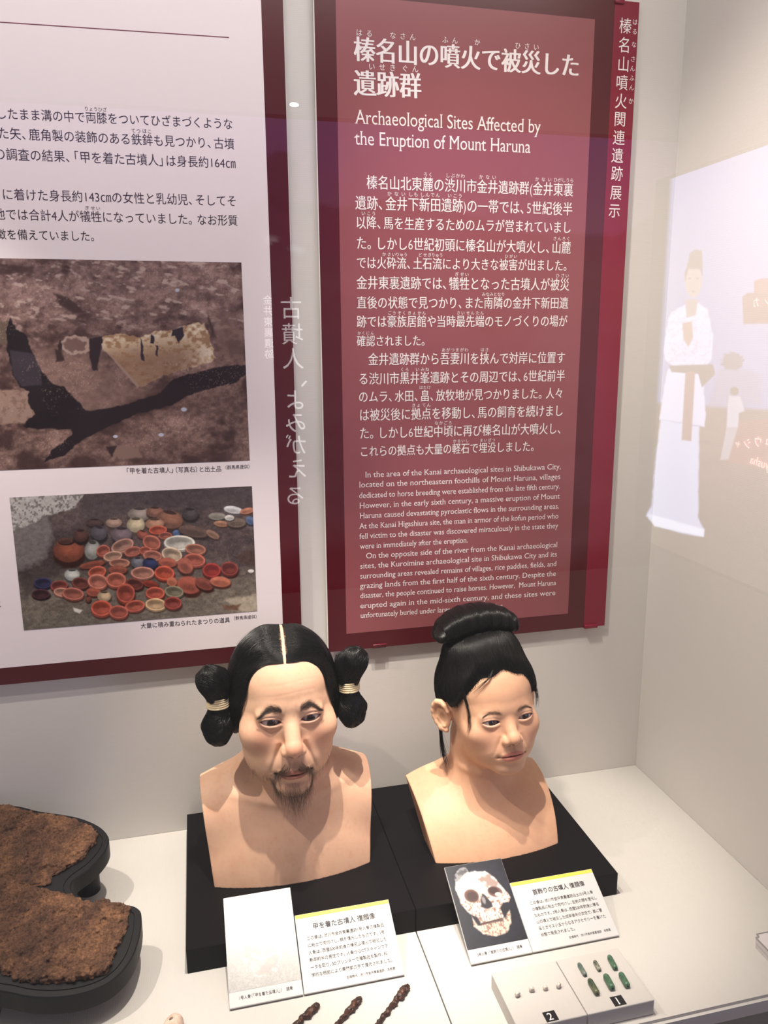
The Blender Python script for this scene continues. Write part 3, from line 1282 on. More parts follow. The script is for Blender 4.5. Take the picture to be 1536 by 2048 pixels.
qm = MAN
V, Q = mesh_sdf(man_cap, (-92, -104, -70), (92, 96, 120), 1.5)
Q = fix_quads(man_cap, V, Q)
hair_m = mesh_obj('hair', FRM.w(head_world(V, qm)), Q, M_HAIRCAP, bust_man, True)


def push_man(X):
    ax = np.abs(X[:, 0])
    sg = np.sign(X[:, 0] + 1e-6)
    h = hole_man(ax, X[:, 2])
    e = 0.5
    gx = (hole_man(ax + e, X[:, 2]) - hole_man(ax - e, X[:, 2])) / (2 * e)
    gz = (hole_man(ax, X[:, 2] + e) - hole_man(ax, X[:, 2] - e)) / (2 * e)
    m = np.where((X[:, 1] > -10) & (h < 1.0), 1.0 - h, 0)
    X = X.copy()
    X[:, 0] += sg * gx * m
    X[:, 2] += gz * m
    return X


all_v, all_f = [], []
off = 0
r_ = np.random.default_rng(21)
for sd in (-1, 1):
    n = 3400
    s = r_.uniform(0, 1, n)
    s[: n // 4] = r_.uniform(0, 0.12, n // 4)
    an = math.radians(33) + s * math.radians(116)
    st = np.stack((part_x(-4 + 90 * np.cos(an)) + sd * (1.6 + np.abs(r_.normal(0, 2.2, n))), -4 + 90 * np.cos(an), 27 + 76 * np.sin(an)), -1)
    fin = np.stack((np.full(n, sd * 82.0) + r_.normal(0, 2, n), 24 - 34 * s + r_.normal(0, 5, n), 26 - 30 * s + r_.normal(0, 16, n)), -1)
    m = r_.uniform(0, 1, n) < 0.22                      # hair at the temples runs lower, in front of the ear
    fin[m, 1] = r_.uniform(2, 26, m.sum())
    fin[m, 2] = r_.uniform(-40, 10, m.sum())
    offs = r_.uniform(0.0, 0.9, n)
    X = strands_on(man_surface, st, fin, 22, offs, (0, -4, 8), push_man)
    t = np.linspace(0, 1, 22)
    X = X + (np.sin(r_.uniform(0, 6.28, (n, 1)) + r_.uniform(2, 8, (n, 1)) * t[None]) * r_.uniform(0, 0.6, (n, 1)))[..., None] * np.array((0.2, 1, 0.4))
    v, fc = tubes(X, 0.26 * r_.uniform(0.5, 1.2, (n, 1)) * (0.35 + 0.65 * sstep(0, 0.3, t))[None], 3)
    all_v.append(v)
    all_f.append(fc + off)
    off += len(v)
# a few stray hairs
n = 60
st = np.stack((r_.choice((-1, 1), n) * r_.uniform(20, 70, n), r_.uniform(-30, 50, n), np.full(n, 90.0)), -1)
st = project_to(man_surface, st.astype(np.float32), 1.0)
fin = st + np.stack((np.sign(st[:, 0]) * r_.uniform(5, 25, n), r_.normal(0, 15, n), -r_.uniform(15, 45, n)), -1)
X = strands_on(man_surface, st.astype(float), fin, 14, r_.uniform(1.2, 2.6, n), None, None)
v, fc = tubes(X, np.full((n, 14), 0.10), 3)
all_v.append(v)
all_f.append(fc + off)
mesh_obj('hair_strands', FRM.w(head_world(np.concatenate(all_v), qm)), np.concatenate(all_f), M_HAIR, hair_m, True)


def mizura(sd):
    """one side loop: an upper lobe, a bound waist and a lower lobe"""
    def fn(P):
        A = np.stack((P[:, 0] * sd, P[:, 1] - 16, P[:, 2] - 14), -1)
        if sd < 0:
            d = ell(A, (100, 8, 33), (20, 20, 21))
            d = smin(d, ell(A, (88, 6, 30), (14, 15, 18)), 6)
        else:
            d = ell(A, (101, 8, 36), (20, 19, 22))
            d = smin(d, ell(A, (83, 8, 42), (8, 10, 10)), 3)
            d = smin(d, ell(A, (86, 6, 28), (13, 15, 18)), 5)
        d = smin(d, cap(A, (94, 7, 20), (92, 7, 2), 15, 12), 8)
        d = smin(d, cap(A, (92, 7, 0), (93, 7, -20), 12, 14), 8)
        d = smin(d, ell(A, (94, 8, -37), (19, 19, 23)), 8)
        d = smin(d, ell(A, (104, 8, -30), (13, 14, 13)), 4)
        w = A[:, 0] * 0.11 + A[:, 1] * 0.07 + A[:, 2] * 0.05
        return d + 0.7 * np.sin(w * 2.2 + 0.9 * np.sin(A[:, 2] * 0.13)) + 0.5 * np.sin(A[:, 0] * 0.31 - A[:, 2] * 0.17)

    V, Q = mesh_sdf(fn, (min(62 * sd, 132 * sd), -10, -72), (max(62 * sd, 132 * sd), 56, 78), 1.3)
    Q = fix_quads(fn, V, Q)
    b = mesh_obj('side_loop', FRM.w(head_world(V, qm)), Q, M_HAIRCAP, bust_man, True)
    vs, fs, of = [], [], 0
    for poles, n, sdn in ((((sd * 92, 23, 17), (sd * 103, 25, 70)), 900, 1), (((sd * 92, 23, 12), (sd * 96, 25, -47)), 900, 2),
                          (((sd * 78, 30, 33), (sd * 116, 24, 59)), 420, 3), (((sd * 80, 28, -7), (sd * 114, 26, -27)), 300, 4)):
        v, fc = lobe_hair(fn, poles, n, 18, 0.28, sdn + int(sd))
        vs.append(v)
        fs.append(fc + of)
        of += len(v)
    mesh_obj('hair_strands', FRM.w(head_world(np.concatenate(vs), qm)), np.concatenate(fs), M_HAIR, b, True)
    # the cord wound round the waist
    N = 9
    tt = np.linspace(0, 1, 24 * N + 1)
    an = tt * N * 2 * math.pi
    zc = 22 - 14 * tt + 0.5 * np.sin(an * 0.5)
    path = np.stack((sd * (92.5 + 14.4 * np.cos(an)), 23 + 14.4 * np.sin(an), zc), -1)[None]
    v, fc = tubes(path, np.full((1, len(tt)), 1.05), 8)
    mesh_obj('tie_cord', FRM.w(head_world(v, qm)), fc, M_CORD, b, True)


mizura(-1)
mizura(1)

# ---- beard and moustache
hs_m = lambda P: head_sdf(P, MAN)
n = 620
xx = r_.uniform(-1, 1, n)
xx = 31 * np.sign(xx) * np.abs(xx) ** 1.1
zz = -104 + 0.014 * xx * xx + r_.normal(0, 1, n) * 4.5
zz[:45] = -95 + r_.normal(0, 4, 45)
xx[:45] *= 0.22
P = np.stack((xx, 80 - 0.012 * xx * xx, zz), -1)
for _ in range(5):
    P = project_to(hs_m, P.astype(np.float32), 0.0, 8)
D = np.stack((-0.016 * P[:, 0] + r_.normal(0, 0.20, n), 0.22 + r_.normal(0, 0.2, n), np.full(n, -1.0)), -1)
v, fc = surf_hairs(hs_m, P, D, r_.uniform(14, 38, n) * (1 - 0.011 * np.abs(P[:, 0])), 12, r_.uniform(1, 5, n), 0.10, curl=0.18, seed=9)
# jaw fringe: sparse short hairs
n = 420
sdx = r_.choice((-1, 1), n)
tt = r_.uniform(0, 1, n)
P = np.stack((sdx * (22 + 26 * tt), 74 - 26 * tt, -88 + 22 * tt + r_.normal(0, 5, n)), -1)
for _ in range(4):
    P = project_to(hs_m, P.astype(np.float32), 0.0, 10)
D = np.stack((-0.15 * sdx, np.full(n, 0.15), np.full(n, -1.0)), -1) + r_.normal(0, 0.2, (n, 3))
v2, fc2 = surf_hairs(hs_m, P, D, r_.uniform(4, 13, n), 7, r_.uniform(0.5, 2, n), 0.07, curl=0.06, seed=10)
mesh_obj('beard', FRM.w(head_world(np.concatenate((v, v2)), qm)), np.concatenate((fc, fc2 + len(v))), M_BEARD, bust_man, True)
n = 600
sdx = r_.choice((-1, 1), n)
tt = r_.uniform(0, 1, n) ** 0.75
axm = 2.5 + 36 * tt
zm = -62.5 - 4.0 * tt - 15 * np.clip(tt - 0.40, 0, 1) ** 1.1 * 1.6 + r_.normal(0, 3.0, n) * (1 - 0.3 * tt)
P = np.stack((sdx * axm, 95 - 0.0 * axm, zm), -1)
for _ in range(4):
    P = project_to(hs_m, P.astype(np.float32), 0.0, 8)
D = np.stack((sdx * (0.65 - 0.45 * tt), np.full(n, 0.05), -0.65 - 0.6 * tt), -1) + r_.normal(0, 0.16, (n, 3))
g = grad(hs_m, P)
D = D - 0.9 * (D * g).sum(1, keepdims=True) * g
v, fc = surf_hairs(hs_m, P, D, r_.uniform(7, 13, n) * (0.9 + 0.6 * tt), 8, r_.uniform(0.8, 2.2, n), 0.10, curl=0.06, seed=12)
mesh_obj('moustache', FRM.w(head_world(v, qm)), fc, M_BEARD, bust_man, True)

# ---- the woman: everything combed up to a wide rolled bun
qw = WOMAN
BX, BF, BZ = -6.0, -8.0, 144.0


def woman_front(P):
    """hair where the value is negative: distance below the hairline"""
    ax, f, z = np.abs(P[:, 0]), P[:, 1], P[:, 2]
    hz_f = 72 - 20 * (ax / 50.0) ** 2 - 14 * (ax / 62.0) ** 5 + 2.5 * np.sin(P[:, 0] * 0.16 + 1.0) * sstep(60, 20, ax)
    w = sstep(6, 34, f)
    hz_b = np.maximum(20 - 1.6 * np.clip(6 - f, 0, 60), -55)
    return (hz_f * w + hz_b * (1 - w)) - z


def woman_skull(P):
    d = smin(ell(P, *WOMAN['cran']), ell(P, *WOMAN['face']), 20)
    t = 0.3 + 7.5 * sstep(0, 26, -woman_front(P))
    d = d - t
    return smin(d, ell(P, (-3, -2, 96), (60, 54, 40)), 24)


def woman_cap2(P):
    return smax(woman_skull(P), woman_front(P) * 0.7, 2)


V, Q = mesh_sdf(woman_cap2, (-94, -114, -66), (94, 104, 152), 1.5)
Q = fix_quads(woman_cap2, V, Q)
hair_w = mesh_obj('hair', FRW.w(head_world(V, qw)), Q, M_HAIRCAP, bust_woman, True)
# strands start along the hairline and all over, and rise to the bun
n = 6500
az = r_.uniform(-math.pi, math.pi, n)
st = np.stack((80 * np.sin(az), -5 + 97 * np.cos(az), np.zeros(n)), -1)
for _ in range(8):
    st = project_to(woman_skull, st.astype(np.float32), 0.0)
    k = woman_front(st)
    st[:, 2] += k * 0.7
st[:, 2] += np.where(r_.uniform(0, 1, n) < 0.5, r_.uniform(-3.5, 1.5, n), r_.uniform(0, 40, n))
st = project_to(woman_skull, st.astype(np.float32), 0.0).astype(float)
fin = np.stack((BX + 60 * np.sin(az) + r_.normal(0, 4, n), BF + 4 + 38 * np.cos(az) + r_.normal(0, 4, n), np.full(n, 124.0)), -1)
offs = r_.uniform(0.0, 1.0, n)
X = strands_on(woman_skull, st, fin, 16, offs, None, None, centre=(0, -5, 40))
t = np.linspace(0, 1, 16)
X = X + (np.sin(r_.uniform(0, 6.28, (n, 1)) + r_.uniform(1, 6, (n, 1)) * t[None]) * r_.uniform(0, 1.0, (n, 1)))[..., None] * np.array((1, 0.4, 0.1))
dip = np.clip(1 - t / 0.15, 0, 1) * 0.8 * (np.abs(woman_front(st.astype(np.float32))) < 6)[:, None]
X = X - grad(woman_skull, X.reshape(-1, 3).astype(np.float32)).reshape(X.shape) * dip[..., None]
v, fc = tubes(X, 0.30 * r_.uniform(0.55, 1.2, (n, 1)) * (0.22 + 0.78 * sstep(0, 0.4, t))[None], 3)
mesh_obj('hair_strands', FRW.w(head_world(v, qw)), fc, M_HAIR, hair_w, True)




def bun(P):
    x, f, z = P[:, 0] - BX, P[:, 1] - BF, P[:, 2] - BZ
    lean = 1.0 - 0.10 * np.abs(x) / 66
    fold = 2.0 * np.exp(-((x + 4) / 2.2) ** 2) * sstep(-6, 16, z)
    k = (np.abs(x / 74.0) ** 2.7 + np.abs(f / (40.0 * lean)) ** 2.3 + np.abs((z + 0.0032 * x * x) / 25.0) ** 2.3) ** (1 / 2.4)
    return (k - 1) * 25.0 + fold + 0.5 * np.sin(x * 0.33 + 0.8 * np.sin(f * 0.1))


V, Q = mesh_sdf(bun, (-92, -60, 106), (86, 48, 184), 1.4)
Q = fix_quads(bun, V, Q)
bun_w = mesh_obj('hair_bun', FRW.w(head_world(V, qw)), Q, M_HAIRCAP, bust_woman, True)
n = 2600
K = 26
x0 = r_.uniform(-1, 1, n)
x0 = 71 * np.sign(x0) * np.abs(x0) ** 0.85
an = np.linspace(-1.1, math.pi + 0.9, K)[None] + r_.normal(0, 0.05, (n, 1))
tt = np.linspace(0, 1, K)[None]
xx = x0[:, None] * (1.0 - 0.10 * (1 - np.sin(math.pi * tt))) + r_.normal(0, 1.0, (n, 1)) * tt
P = np.stack((BX + xx, BF + 40 * np.cos(an), BZ + 25 * np.sin(an) - 0.0032 * xx * xx), -1)
X = P.reshape(-1, 3).astype(np.float32)
O = np.repeat(r_.uniform(-0.2, 0.9, n)[:, None], K, 1).reshape(-1)
for _ in range(3):
    X = project_to(bun, X, O, 20)
v, fc = tubes(X.reshape(n, K, 3), np.full((n, K), 0.30) * r_.uniform(0.55, 1.2, (n, 1)), 3)
vs, fs, of = [v], [fc], len(v)
for sd in (-1, 1):                                     # the rolled ends
    m = 420
    ph = r_.uniform(0, 2 * math.pi, m)
    rr = np.linspace(0.05, 1.0, 12)[None] * r_.uniform(0.7, 1.1, (m, 1))
    aa = ph[:, None] + sd * rr * 1.2
    P = np.stack((BX + sd * (76 - 16 * rr ** 2), BF + 34 * rr * np.cos(aa), BZ - 12 + 20 * rr * np.sin(aa)), -1)
    X = P.reshape(-1, 3).astype(np.float32)
    for _ in range(3):
        X = project_to(bun, X, 0.4, 20)
    v, fc = tubes(X.reshape(m, 12, 3), np.full((m, 12), 0.28), 3)
    vs.append(v)
    fs.append(fc + of)
    of += len(v)
v, fc = np.concatenate(vs), np.concatenate(fs)
mesh_obj('hair_strands', FRW.w(head_world(v, qw)), fc, M_HAIR, bun_w, True)


def lock(name, pts, n, spread, rad, seed, taper=0.5):
    """a loose lock: pts in head-local mm, interpolated smoothly"""
    r = np.random.default_rng(seed)
    pts = np.asarray(pts, float)
    K = 20
    tk = np.linspace(0, 1, len(pts))
    t = np.linspace(0, 1, K)
    c = np.stack([np.interp(t, tk, pts[:, i]) for i in range(3)], -1)
    for _ in range(3):
        c[1:-1] = (c[:-2] + 2 * c[1:-1] + c[2:]) / 4
    o = r.normal(0, 1, (n, 3)) * spread
    wv = np.sin(r.uniform(0, 6.28, (n, 1)) + r.uniform(1, 4, (n, 1)) * t[None]) * spread * 0.5
    ln_ = r.uniform(0.6, 1.0, (n, 1))
    X = np.empty((n, K, 3))
    for i in range(n):
        tt = t * ln_[i]
        X[i] = np.stack([np.interp(tt, t, c[:, j]) for j in range(3)], -1)
    X = X + o[:, None] * (0.35 + 0.65 * np.abs(2 * t - 0.9))[None, :, None] + wv[..., None]
    v, fc = tubes(X, rad * (1 - taper * t)[None].repeat(n, 0), 3)
    return mesh_obj(name, FRW.w(head_world(v, qw)), fc, M_HAIR, bust_woman, True)


lock('loose_lock', ((-60, 50, 52), (-60, 58, 40), (-58, 66, 18), (-60, 66, -4), (-63, 62, -16)), 70, 1.6, 0.16, 31)
lock('loose_lock', ((-72, -28, -10), (-76, -26, -34), (-78, -20, -58), (-77, -16, -78), (-74, -14, -98)), 120, 2.2, 0.22, 32)
lock('loose_lock', ((62, 46, 50), (67, 46, 34), (70, 44, 14), (69, 42, -6)), 60, 1.8, 0.16, 33)
lock('loose_lock', ((-12, 66, 80), (-22, 76, 70), (-38, 74, 58), (-52, 64, 46)), 40, 1.8, 0.13, 34)
# ------------------------------------------------------------------ the two wall panels
YB, YF, YT = -0.0042, -0.0082, -0.0086     # back of the boards, printed face, lettering
M_BOARD = new_mat('foam_board', (0.80, 0.77, 0.74, 1), 0.6, 0.3)
M_RED = new_mat('dark_red_print', srgb(80, 15, 25), 0.32, 0.45)
M_ROSE = new_mat('rose_print', srgb(142, 78, 83), 0.36, 0.45)
M_MAGENTA = new_mat('crimson_print', srgb(128, 20, 46), 0.32, 0.45)
M_WHITE = new_mat('white_print', (0.86, 0.78, 0.80, 1), 0.4, 0.4)
M_LIGHT = new_mat('white_lettering', (0.86, 0.80, 0.80, 1), 0.6, 0.2)
M_INK = new_mat('black_lettering', (0.02, 0.018, 0.02, 1), 0.6, 0.2)
M_PRINT = color_attr_mat('photographic_print', 0.42, 0.4)


def sheet(name, x0, x1, z0, z1, y, mat, parent):
    return mesh_obj(name, [(x0, y, z0), (x1, y, z0), (x1, y, z1), (x0, y, z1)], [(0, 1, 2, 3)], mat, parent)


def wp(px, py):
    return on_wall(px, py, YT)


def clip(px0, px1, py0, py1, parent, mat):
    a, b = on_wall(px0, py1, YF), on_wall(px1, py0, YF)
    lo = (min(a[0], b[0]), YF - 0.0035, min(a[2], b[2]))
    hi = (max(a[0], b[0]), -0.0002, max(a[2], b[2]))
    return bm_obj('mounting_clip', box_bm(lo, hi, 0.001), mat, parent, True)


# ---- right-hand panel: white on red
c_ = [on_wall(*q, YF) for q in ((626, 0), (656, 1300), (1208, 1255), (1280, 5), (1229, 10), (1168, 1250))]
X0, X1, Z0, Z1, XS = (c_[0][0] + c_[1][0]) / 2, (c_[2][0] + c_[3][0]) / 2, (c_[1][2] + c_[2][2]) / 2, c_[3][2], (c_[4][0] + c_[5][0]) / 2
p2 = empty('information_panel', (X0, YB, Z0), 'dark red panel with white writing behind the woman bust', 'panel')
bm_obj('board', box_bm((X0, YF + 0.0003, Z0), (X1, YB, Z1)), M_BOARD, p2)
sheet('red_face', X0 + 0.0012, XS, Z0, Z1, YF, M_RED, p2)
a = [on_wall(*q, YF) for q in ((672, 0), (692, 1267), (1133, 1228), (1193, 39))]
sheet('text_field', (a[0][0] + a[1][0]) / 2, (a[2][0] + a[3][0]) / 2, (a[1][2] + a[2][2]) / 2, a[3][2], YF - 0.0002, M_ROSE, p2)
st_ = sheet('title_strip', XS, X1, Z0, Z1, YF - 0.0001, M_MAGENTA, p2)
clip(745, 772, 1286, 1296, p2, M_RED)
clip(1168, 1194, 1247, 1257, p2, M_MAGENTA)
clip(1229, 1248, 0, 7, p2, M_MAGENTA)

T = Lettering()
T.line('榛名山の噴火で被災した', wp(707, 97), wp(1160, 132), style='mincho_bold', off=-0.007, tall=1.08,
       ruby=[(0, 1, 'はる'), (1, 1, 'な'), (2, 1, 'さん'), (4, 1, 'ふん'), (5, 1, 'か'), (7, 1, 'ひ'), (8, 1, 'さい')], rs=0.30, rgap=0.50)
T.line('遺跡群', wp(707, 165), wp(843, 172), style='mincho_bold', off=-0.007, tall=1.08,
       ruby=[(0, 1, 'い'), (1, 1, 'せき'), (2, 1, 'ぐん')], rs=0.30, rgap=0.50)
T.build('heading', M_LIGHT, p2)
T = Lettering()
T.line('Archaeological Sites Affected by', wp(711, 247), wp(1081, 266), style='serif', mode='base', tall=1.22, off=-0.002)
T.line('the Eruption of Mount Haruna', wp(710, 289), wp(1061, 306), style='serif', mode='base', tall=1.22, off=-0.002)
T.build('heading', M_LIGHT, p2)
T = Lettering()
JA = [
    ('榛名山北東麓の渋川市金井遺跡群(金井東裏', (732.6, 364), (1147, 380),
     [(5, 1, 'ろく'), (7, 2, 'しぶかわ'), (10, 2, 'かない'), (16, 2, 'かない'), (18, 2, 'ひがしうら')]),
    ('遺跡、金井下新田遺跡)の一帯では、5世紀後半', (710, 405), (1145.5, 418),
     [(3, 2, 'かない'), (5, 1, 'しも'), (6, 2, 'しんでん'), (8, 1, 'い'), (9, 1, 'こう')]),
    ('以降、馬を生産するためのムラが営まれていまし', (711, 444.5), (1143, 455), [(0, 1, 'い'), (1, 1, 'こう')]),
    ('た。しかし6世紀初頭に榛名山が大噴火し、山麓', (712, 485.5), (1142, 495.5), [(20, 2, 'さんろく')]),
    ('では火砕流、土石流により大きな被害が出ました。', (712.5, 525), (1141, 531),
     [(2, 1, 'か'), (3, 1, 'さい'), (4, 1, 'りゅう'), (6, 1, 'ど'), (7, 1, 'せき'), (8, 1, 'りゅう'), (15, 1, 'ひ'), (16, 1, 'がい')]),
    ('金井東裏遺跡では、犠牲となった古墳人が被災', (712.5, 565), (1139, 569), [(9, 1, 'ぎ'), (10, 1, 'せい'), (19, 1, 'ひ'), (20, 1, 'さい')]),
    ('直後の状態で見つかり、また南隣の金井下新田遺', (713, 605), (1137, 606), [(13, 2, 'みなみとなり')]),
    ('跡では豪族居館や当時最先端のモノづくりの場が', (713, 643), (1135, 642),
     [(3, 1, 'ごう'), (4, 1, 'ぞく'), (5, 1, 'きょ'), (6, 1, 'かん'), (10, 1, 'さい'), (11, 1, 'せん'), (12, 1, 'たん')]),
    ('確認されました。', (713, 682), (857, 681), [(0, 2, 'かくにん')]),
    ('金井遺跡群から吾妻川を挟んで対岸に位置す', (736, 718.5), (1131, 715), [(7, 3, 'あがつまがわ'), (11, 1, 'はさ')]),
    ('る渋川市黒井峯遺跡とその周辺では、6世紀前半', (716.6, 757.6), (1130.5, 751), [(4, 1, 'くろ'), (5, 1, 'い'), (6, 1, 'みね')]),
    ('のムラ、水田、畠、放牧地が見つかりました。人々', (716.6, 793.6), (1127, 786), [(7, 1, 'はたけ')]),
    ('は被災後に拠点を移動し、馬の飼育を続けまし', (718, 830), (1127, 821), [(5, 1, 'きょ'), (6, 1, 'てん')]),
    ('た。しかし6世紀中頃に再び榛名山が大噴火し、', (718.5, 866.5), (1126, 856.5), [(8, 2, 'なかごろ')]),
    ('これらの拠点も大量の軽石で埋没しました。', (719, 903), (1075, 892), [(10, 2, 'かるいし'), (13, 2, 'まいぼつ')]),
]
for s_, l_, r2, rb in JA:
    T.line(s_, wp(*l_), wp(*r2), style='mincho', off=-0.008, tall=1.22, ruby=rb, rs=0.40, rgap=0.56)
T.build('japanese_text', M_LIGHT, p2)
T = Lettering()
EN = [
    ('In the area of the Kanai archaeological sites in Shibukawa City,', (730, 955), (1122, 938)),
    ('located on the northeastern foothills of Mount Haruna, villages', (718, 975), (1121, 958)),
    ('dedicated to horse breeding were established from the late fifth century.', (718, 996.6), (1120, 977.5)),
    ('However, in the early sixth century, a massive eruption of Mount', (718.5, 1017), (1119.5, 997)),
    ('Haruna caused devastating pyroclastic flows in the surrounding areas.', (719, 1037), (1118.6, 1017)),
    ('At the Kanai Higashiura site, the man in armor of the kofun period who', (719, 1057.7), (1117, 1036.7)),
    ('fell victim to the disaster was discovered miraculously in the state they', (719, 1077.8), (1116, 1056)),
    ('were in immediately after the eruption.', (720, 1098), (936, 1085)),
    ('On the opposite side of the river from the Kanai archaeological', (731.7, 1117), (1115, 1094)),
    ('sites, the Kuroimine archaeological site in Shibukawa City and its', (720, 1137.5), (1114, 1113)),
    ('surrounding areas revealed remains of villages, rice paddies, fields, and', (720, 1157.5), (1113, 1132)),
    ('grazing lands from the first half of the sixth century. Despite the', (720, 1177), (1112, 1151.6)),
    ('disaster, the people continued to raise horses. However,  Mount Haruna', (720, 1196.7), (1112, 1170)),
    ('erupted again in the mid-sixth century, and these sites were', (720, 1216.8), (1111, 1190)),
    ('unfortunately buried under large amounts of pumice.', (720.7, 1236), (1008, 1216)),
]
for s_, l_, r2 in EN:
    nat = sum(advance(c) for c in s_)
    L, R_ = wp(*l_), wp(*r2)
    em = np.linalg.norm(R_ - L) / nat
    T.line(s_, L, R_, style='serif', mode='base', tall=min(1.35, 0.0130 / em), off=-0.002)
T.build('english_text', M_LIGHT, p2)
T = Lettering()
strip = [('榛', 1251, 51.5), ('名', 1249, 90), ('山', 1247, 128), ('噴', 1244, 165), ('火', 1242, 202), ('関', 1240, 238), ('連', 1238, 275),
         ('遺', 1235, 311), ('跡', 1234, 347), ('展', 1232, 385), ('示', 1229, 421)]
for c, x, y in strip:
    T.char(c, wp(x, y), 0.0212, (1, 0, 0), (0, 0, 1.08), off=0.004)
for c, x, y in [('は', 1270, 44), ('る', 1269.5, 63), ('な', 1268, 89), ('さ', 1266, 118), ('ん', 1265, 137), ('ふ', 1264, 156), ('ん', 1263, 175), ('か', 1262, 202)]:
    T.char(c, wp(x, y), 0.0088, (1, 0, 0), (0, 0, 1))
T.build('strip_title', M_LIGHT, st_)

# ---- left-hand panel: black on white with two photographs
c_ = [on_wall(*q, YF) for q in ((563, 0), (607, 1250), (0, 1372), (455.5, 1324.6), (518, 0), (569, 1250), (0, 1333), (455.5, 1297.5))]
X0, X1, Z0, Z1 = -1.80, (c_[0][0] + c_[1][0]) / 2, (c_[2][2] + c_[3][2]) / 2, 1.40
p1 = empty('information_panel', (X0, YB, Z0), 'white panel with red border, black writing and two excavation photographs', 'panel')
bm_obj('board', box_bm((X0, YF + 0.0003, Z0), (X1, YB, Z1)), M_BOARD, p1)
sheet('red_face', X0, X1 - 0.0006, Z0, Z1, YF, M_RED, p1)
sheet('text_field', X0, (c_[4][0] + c_[5][0]) / 2, (c_[6][2] + c_[7][2]) / 2, Z1, YF - 0.0002, M_WHITE, p1)
T = Lettering()
for s_, l_, r2, rb in [
    ('したまま溝の中で両膝をついてひざまづくような', (-9.5, 226), (466, 248), [(8, 2, 'りょうひざ')]),
    ('た矢、鹿角製の装飾のある鉄鉾も見つかり、古墳', (-5, 265.5), (469, 288), [(12, 1, 'てつ'), (13, 1, 'ほこ')]),
    ('の調査の結果、「甲を着た古墳人」は身長約164㎝', (-13, 307), (471.5, 326.6), []),
    ('に着けた身長約143㎝の女性と乳幼児、そしてそ', (3, 388), (474, 402), []),
    ('地では合計4人が犠牲になっていました。なお形質', (-13, 427.6), (476, 441), [(8, 1, 'ぎ'), (9, 1, 'せい')]),
    ('徴を備えていました。', (-9, 468), (197, 472.7), []),
]:
    if l_[1] == 388:
        T.build('japanese_text', M_INK, p1)
        T = Lettering()
    T.line(s_, wp(*l_), wp(*r2), off=-0.003, tall=1.10, ruby=rb, rs=0.42, rgap=0.58)
T.build('japanese_text', M_INK, p1)
T = Lettering()
T.line('「甲を着た古墳人」（写真右）と出土品', wp(251, 942), wp(443, 937.5), tall=1.12)
T.line('（群馬県提供）', wp(449, 935), wp(501, 933), tall=1.12)
T.build('caption', M_INK, p1)
T = Lettering()
T.line('大量に積み重ねられたまつりの道具', wp(281, 1252), wp(460, 1239.5), tall=1.12)
T.line('（群馬県提供）', wp(466, 1236.5), wp(515, 1233), tall=1.12)
T.build('caption', M_INK, p1)
T = Lettering()
T.line('と', wp(-13, 1208), wp(4, 1207), tall=1.1)
T.build('caption', M_INK, p1)
a, b = wp(-300, 24), wp(458, 75)
mesh_obj('rule', [a + (0, 0, -0.0006), b + (0, 0, -0.0006), b + (0, 0, 0.0006), a + (0, 0, 0.0006)], [(0, 1, 2, 3)],
         new_mat('mauve_line', srgb(120, 60, 80), 0.6, 0.2), p1)


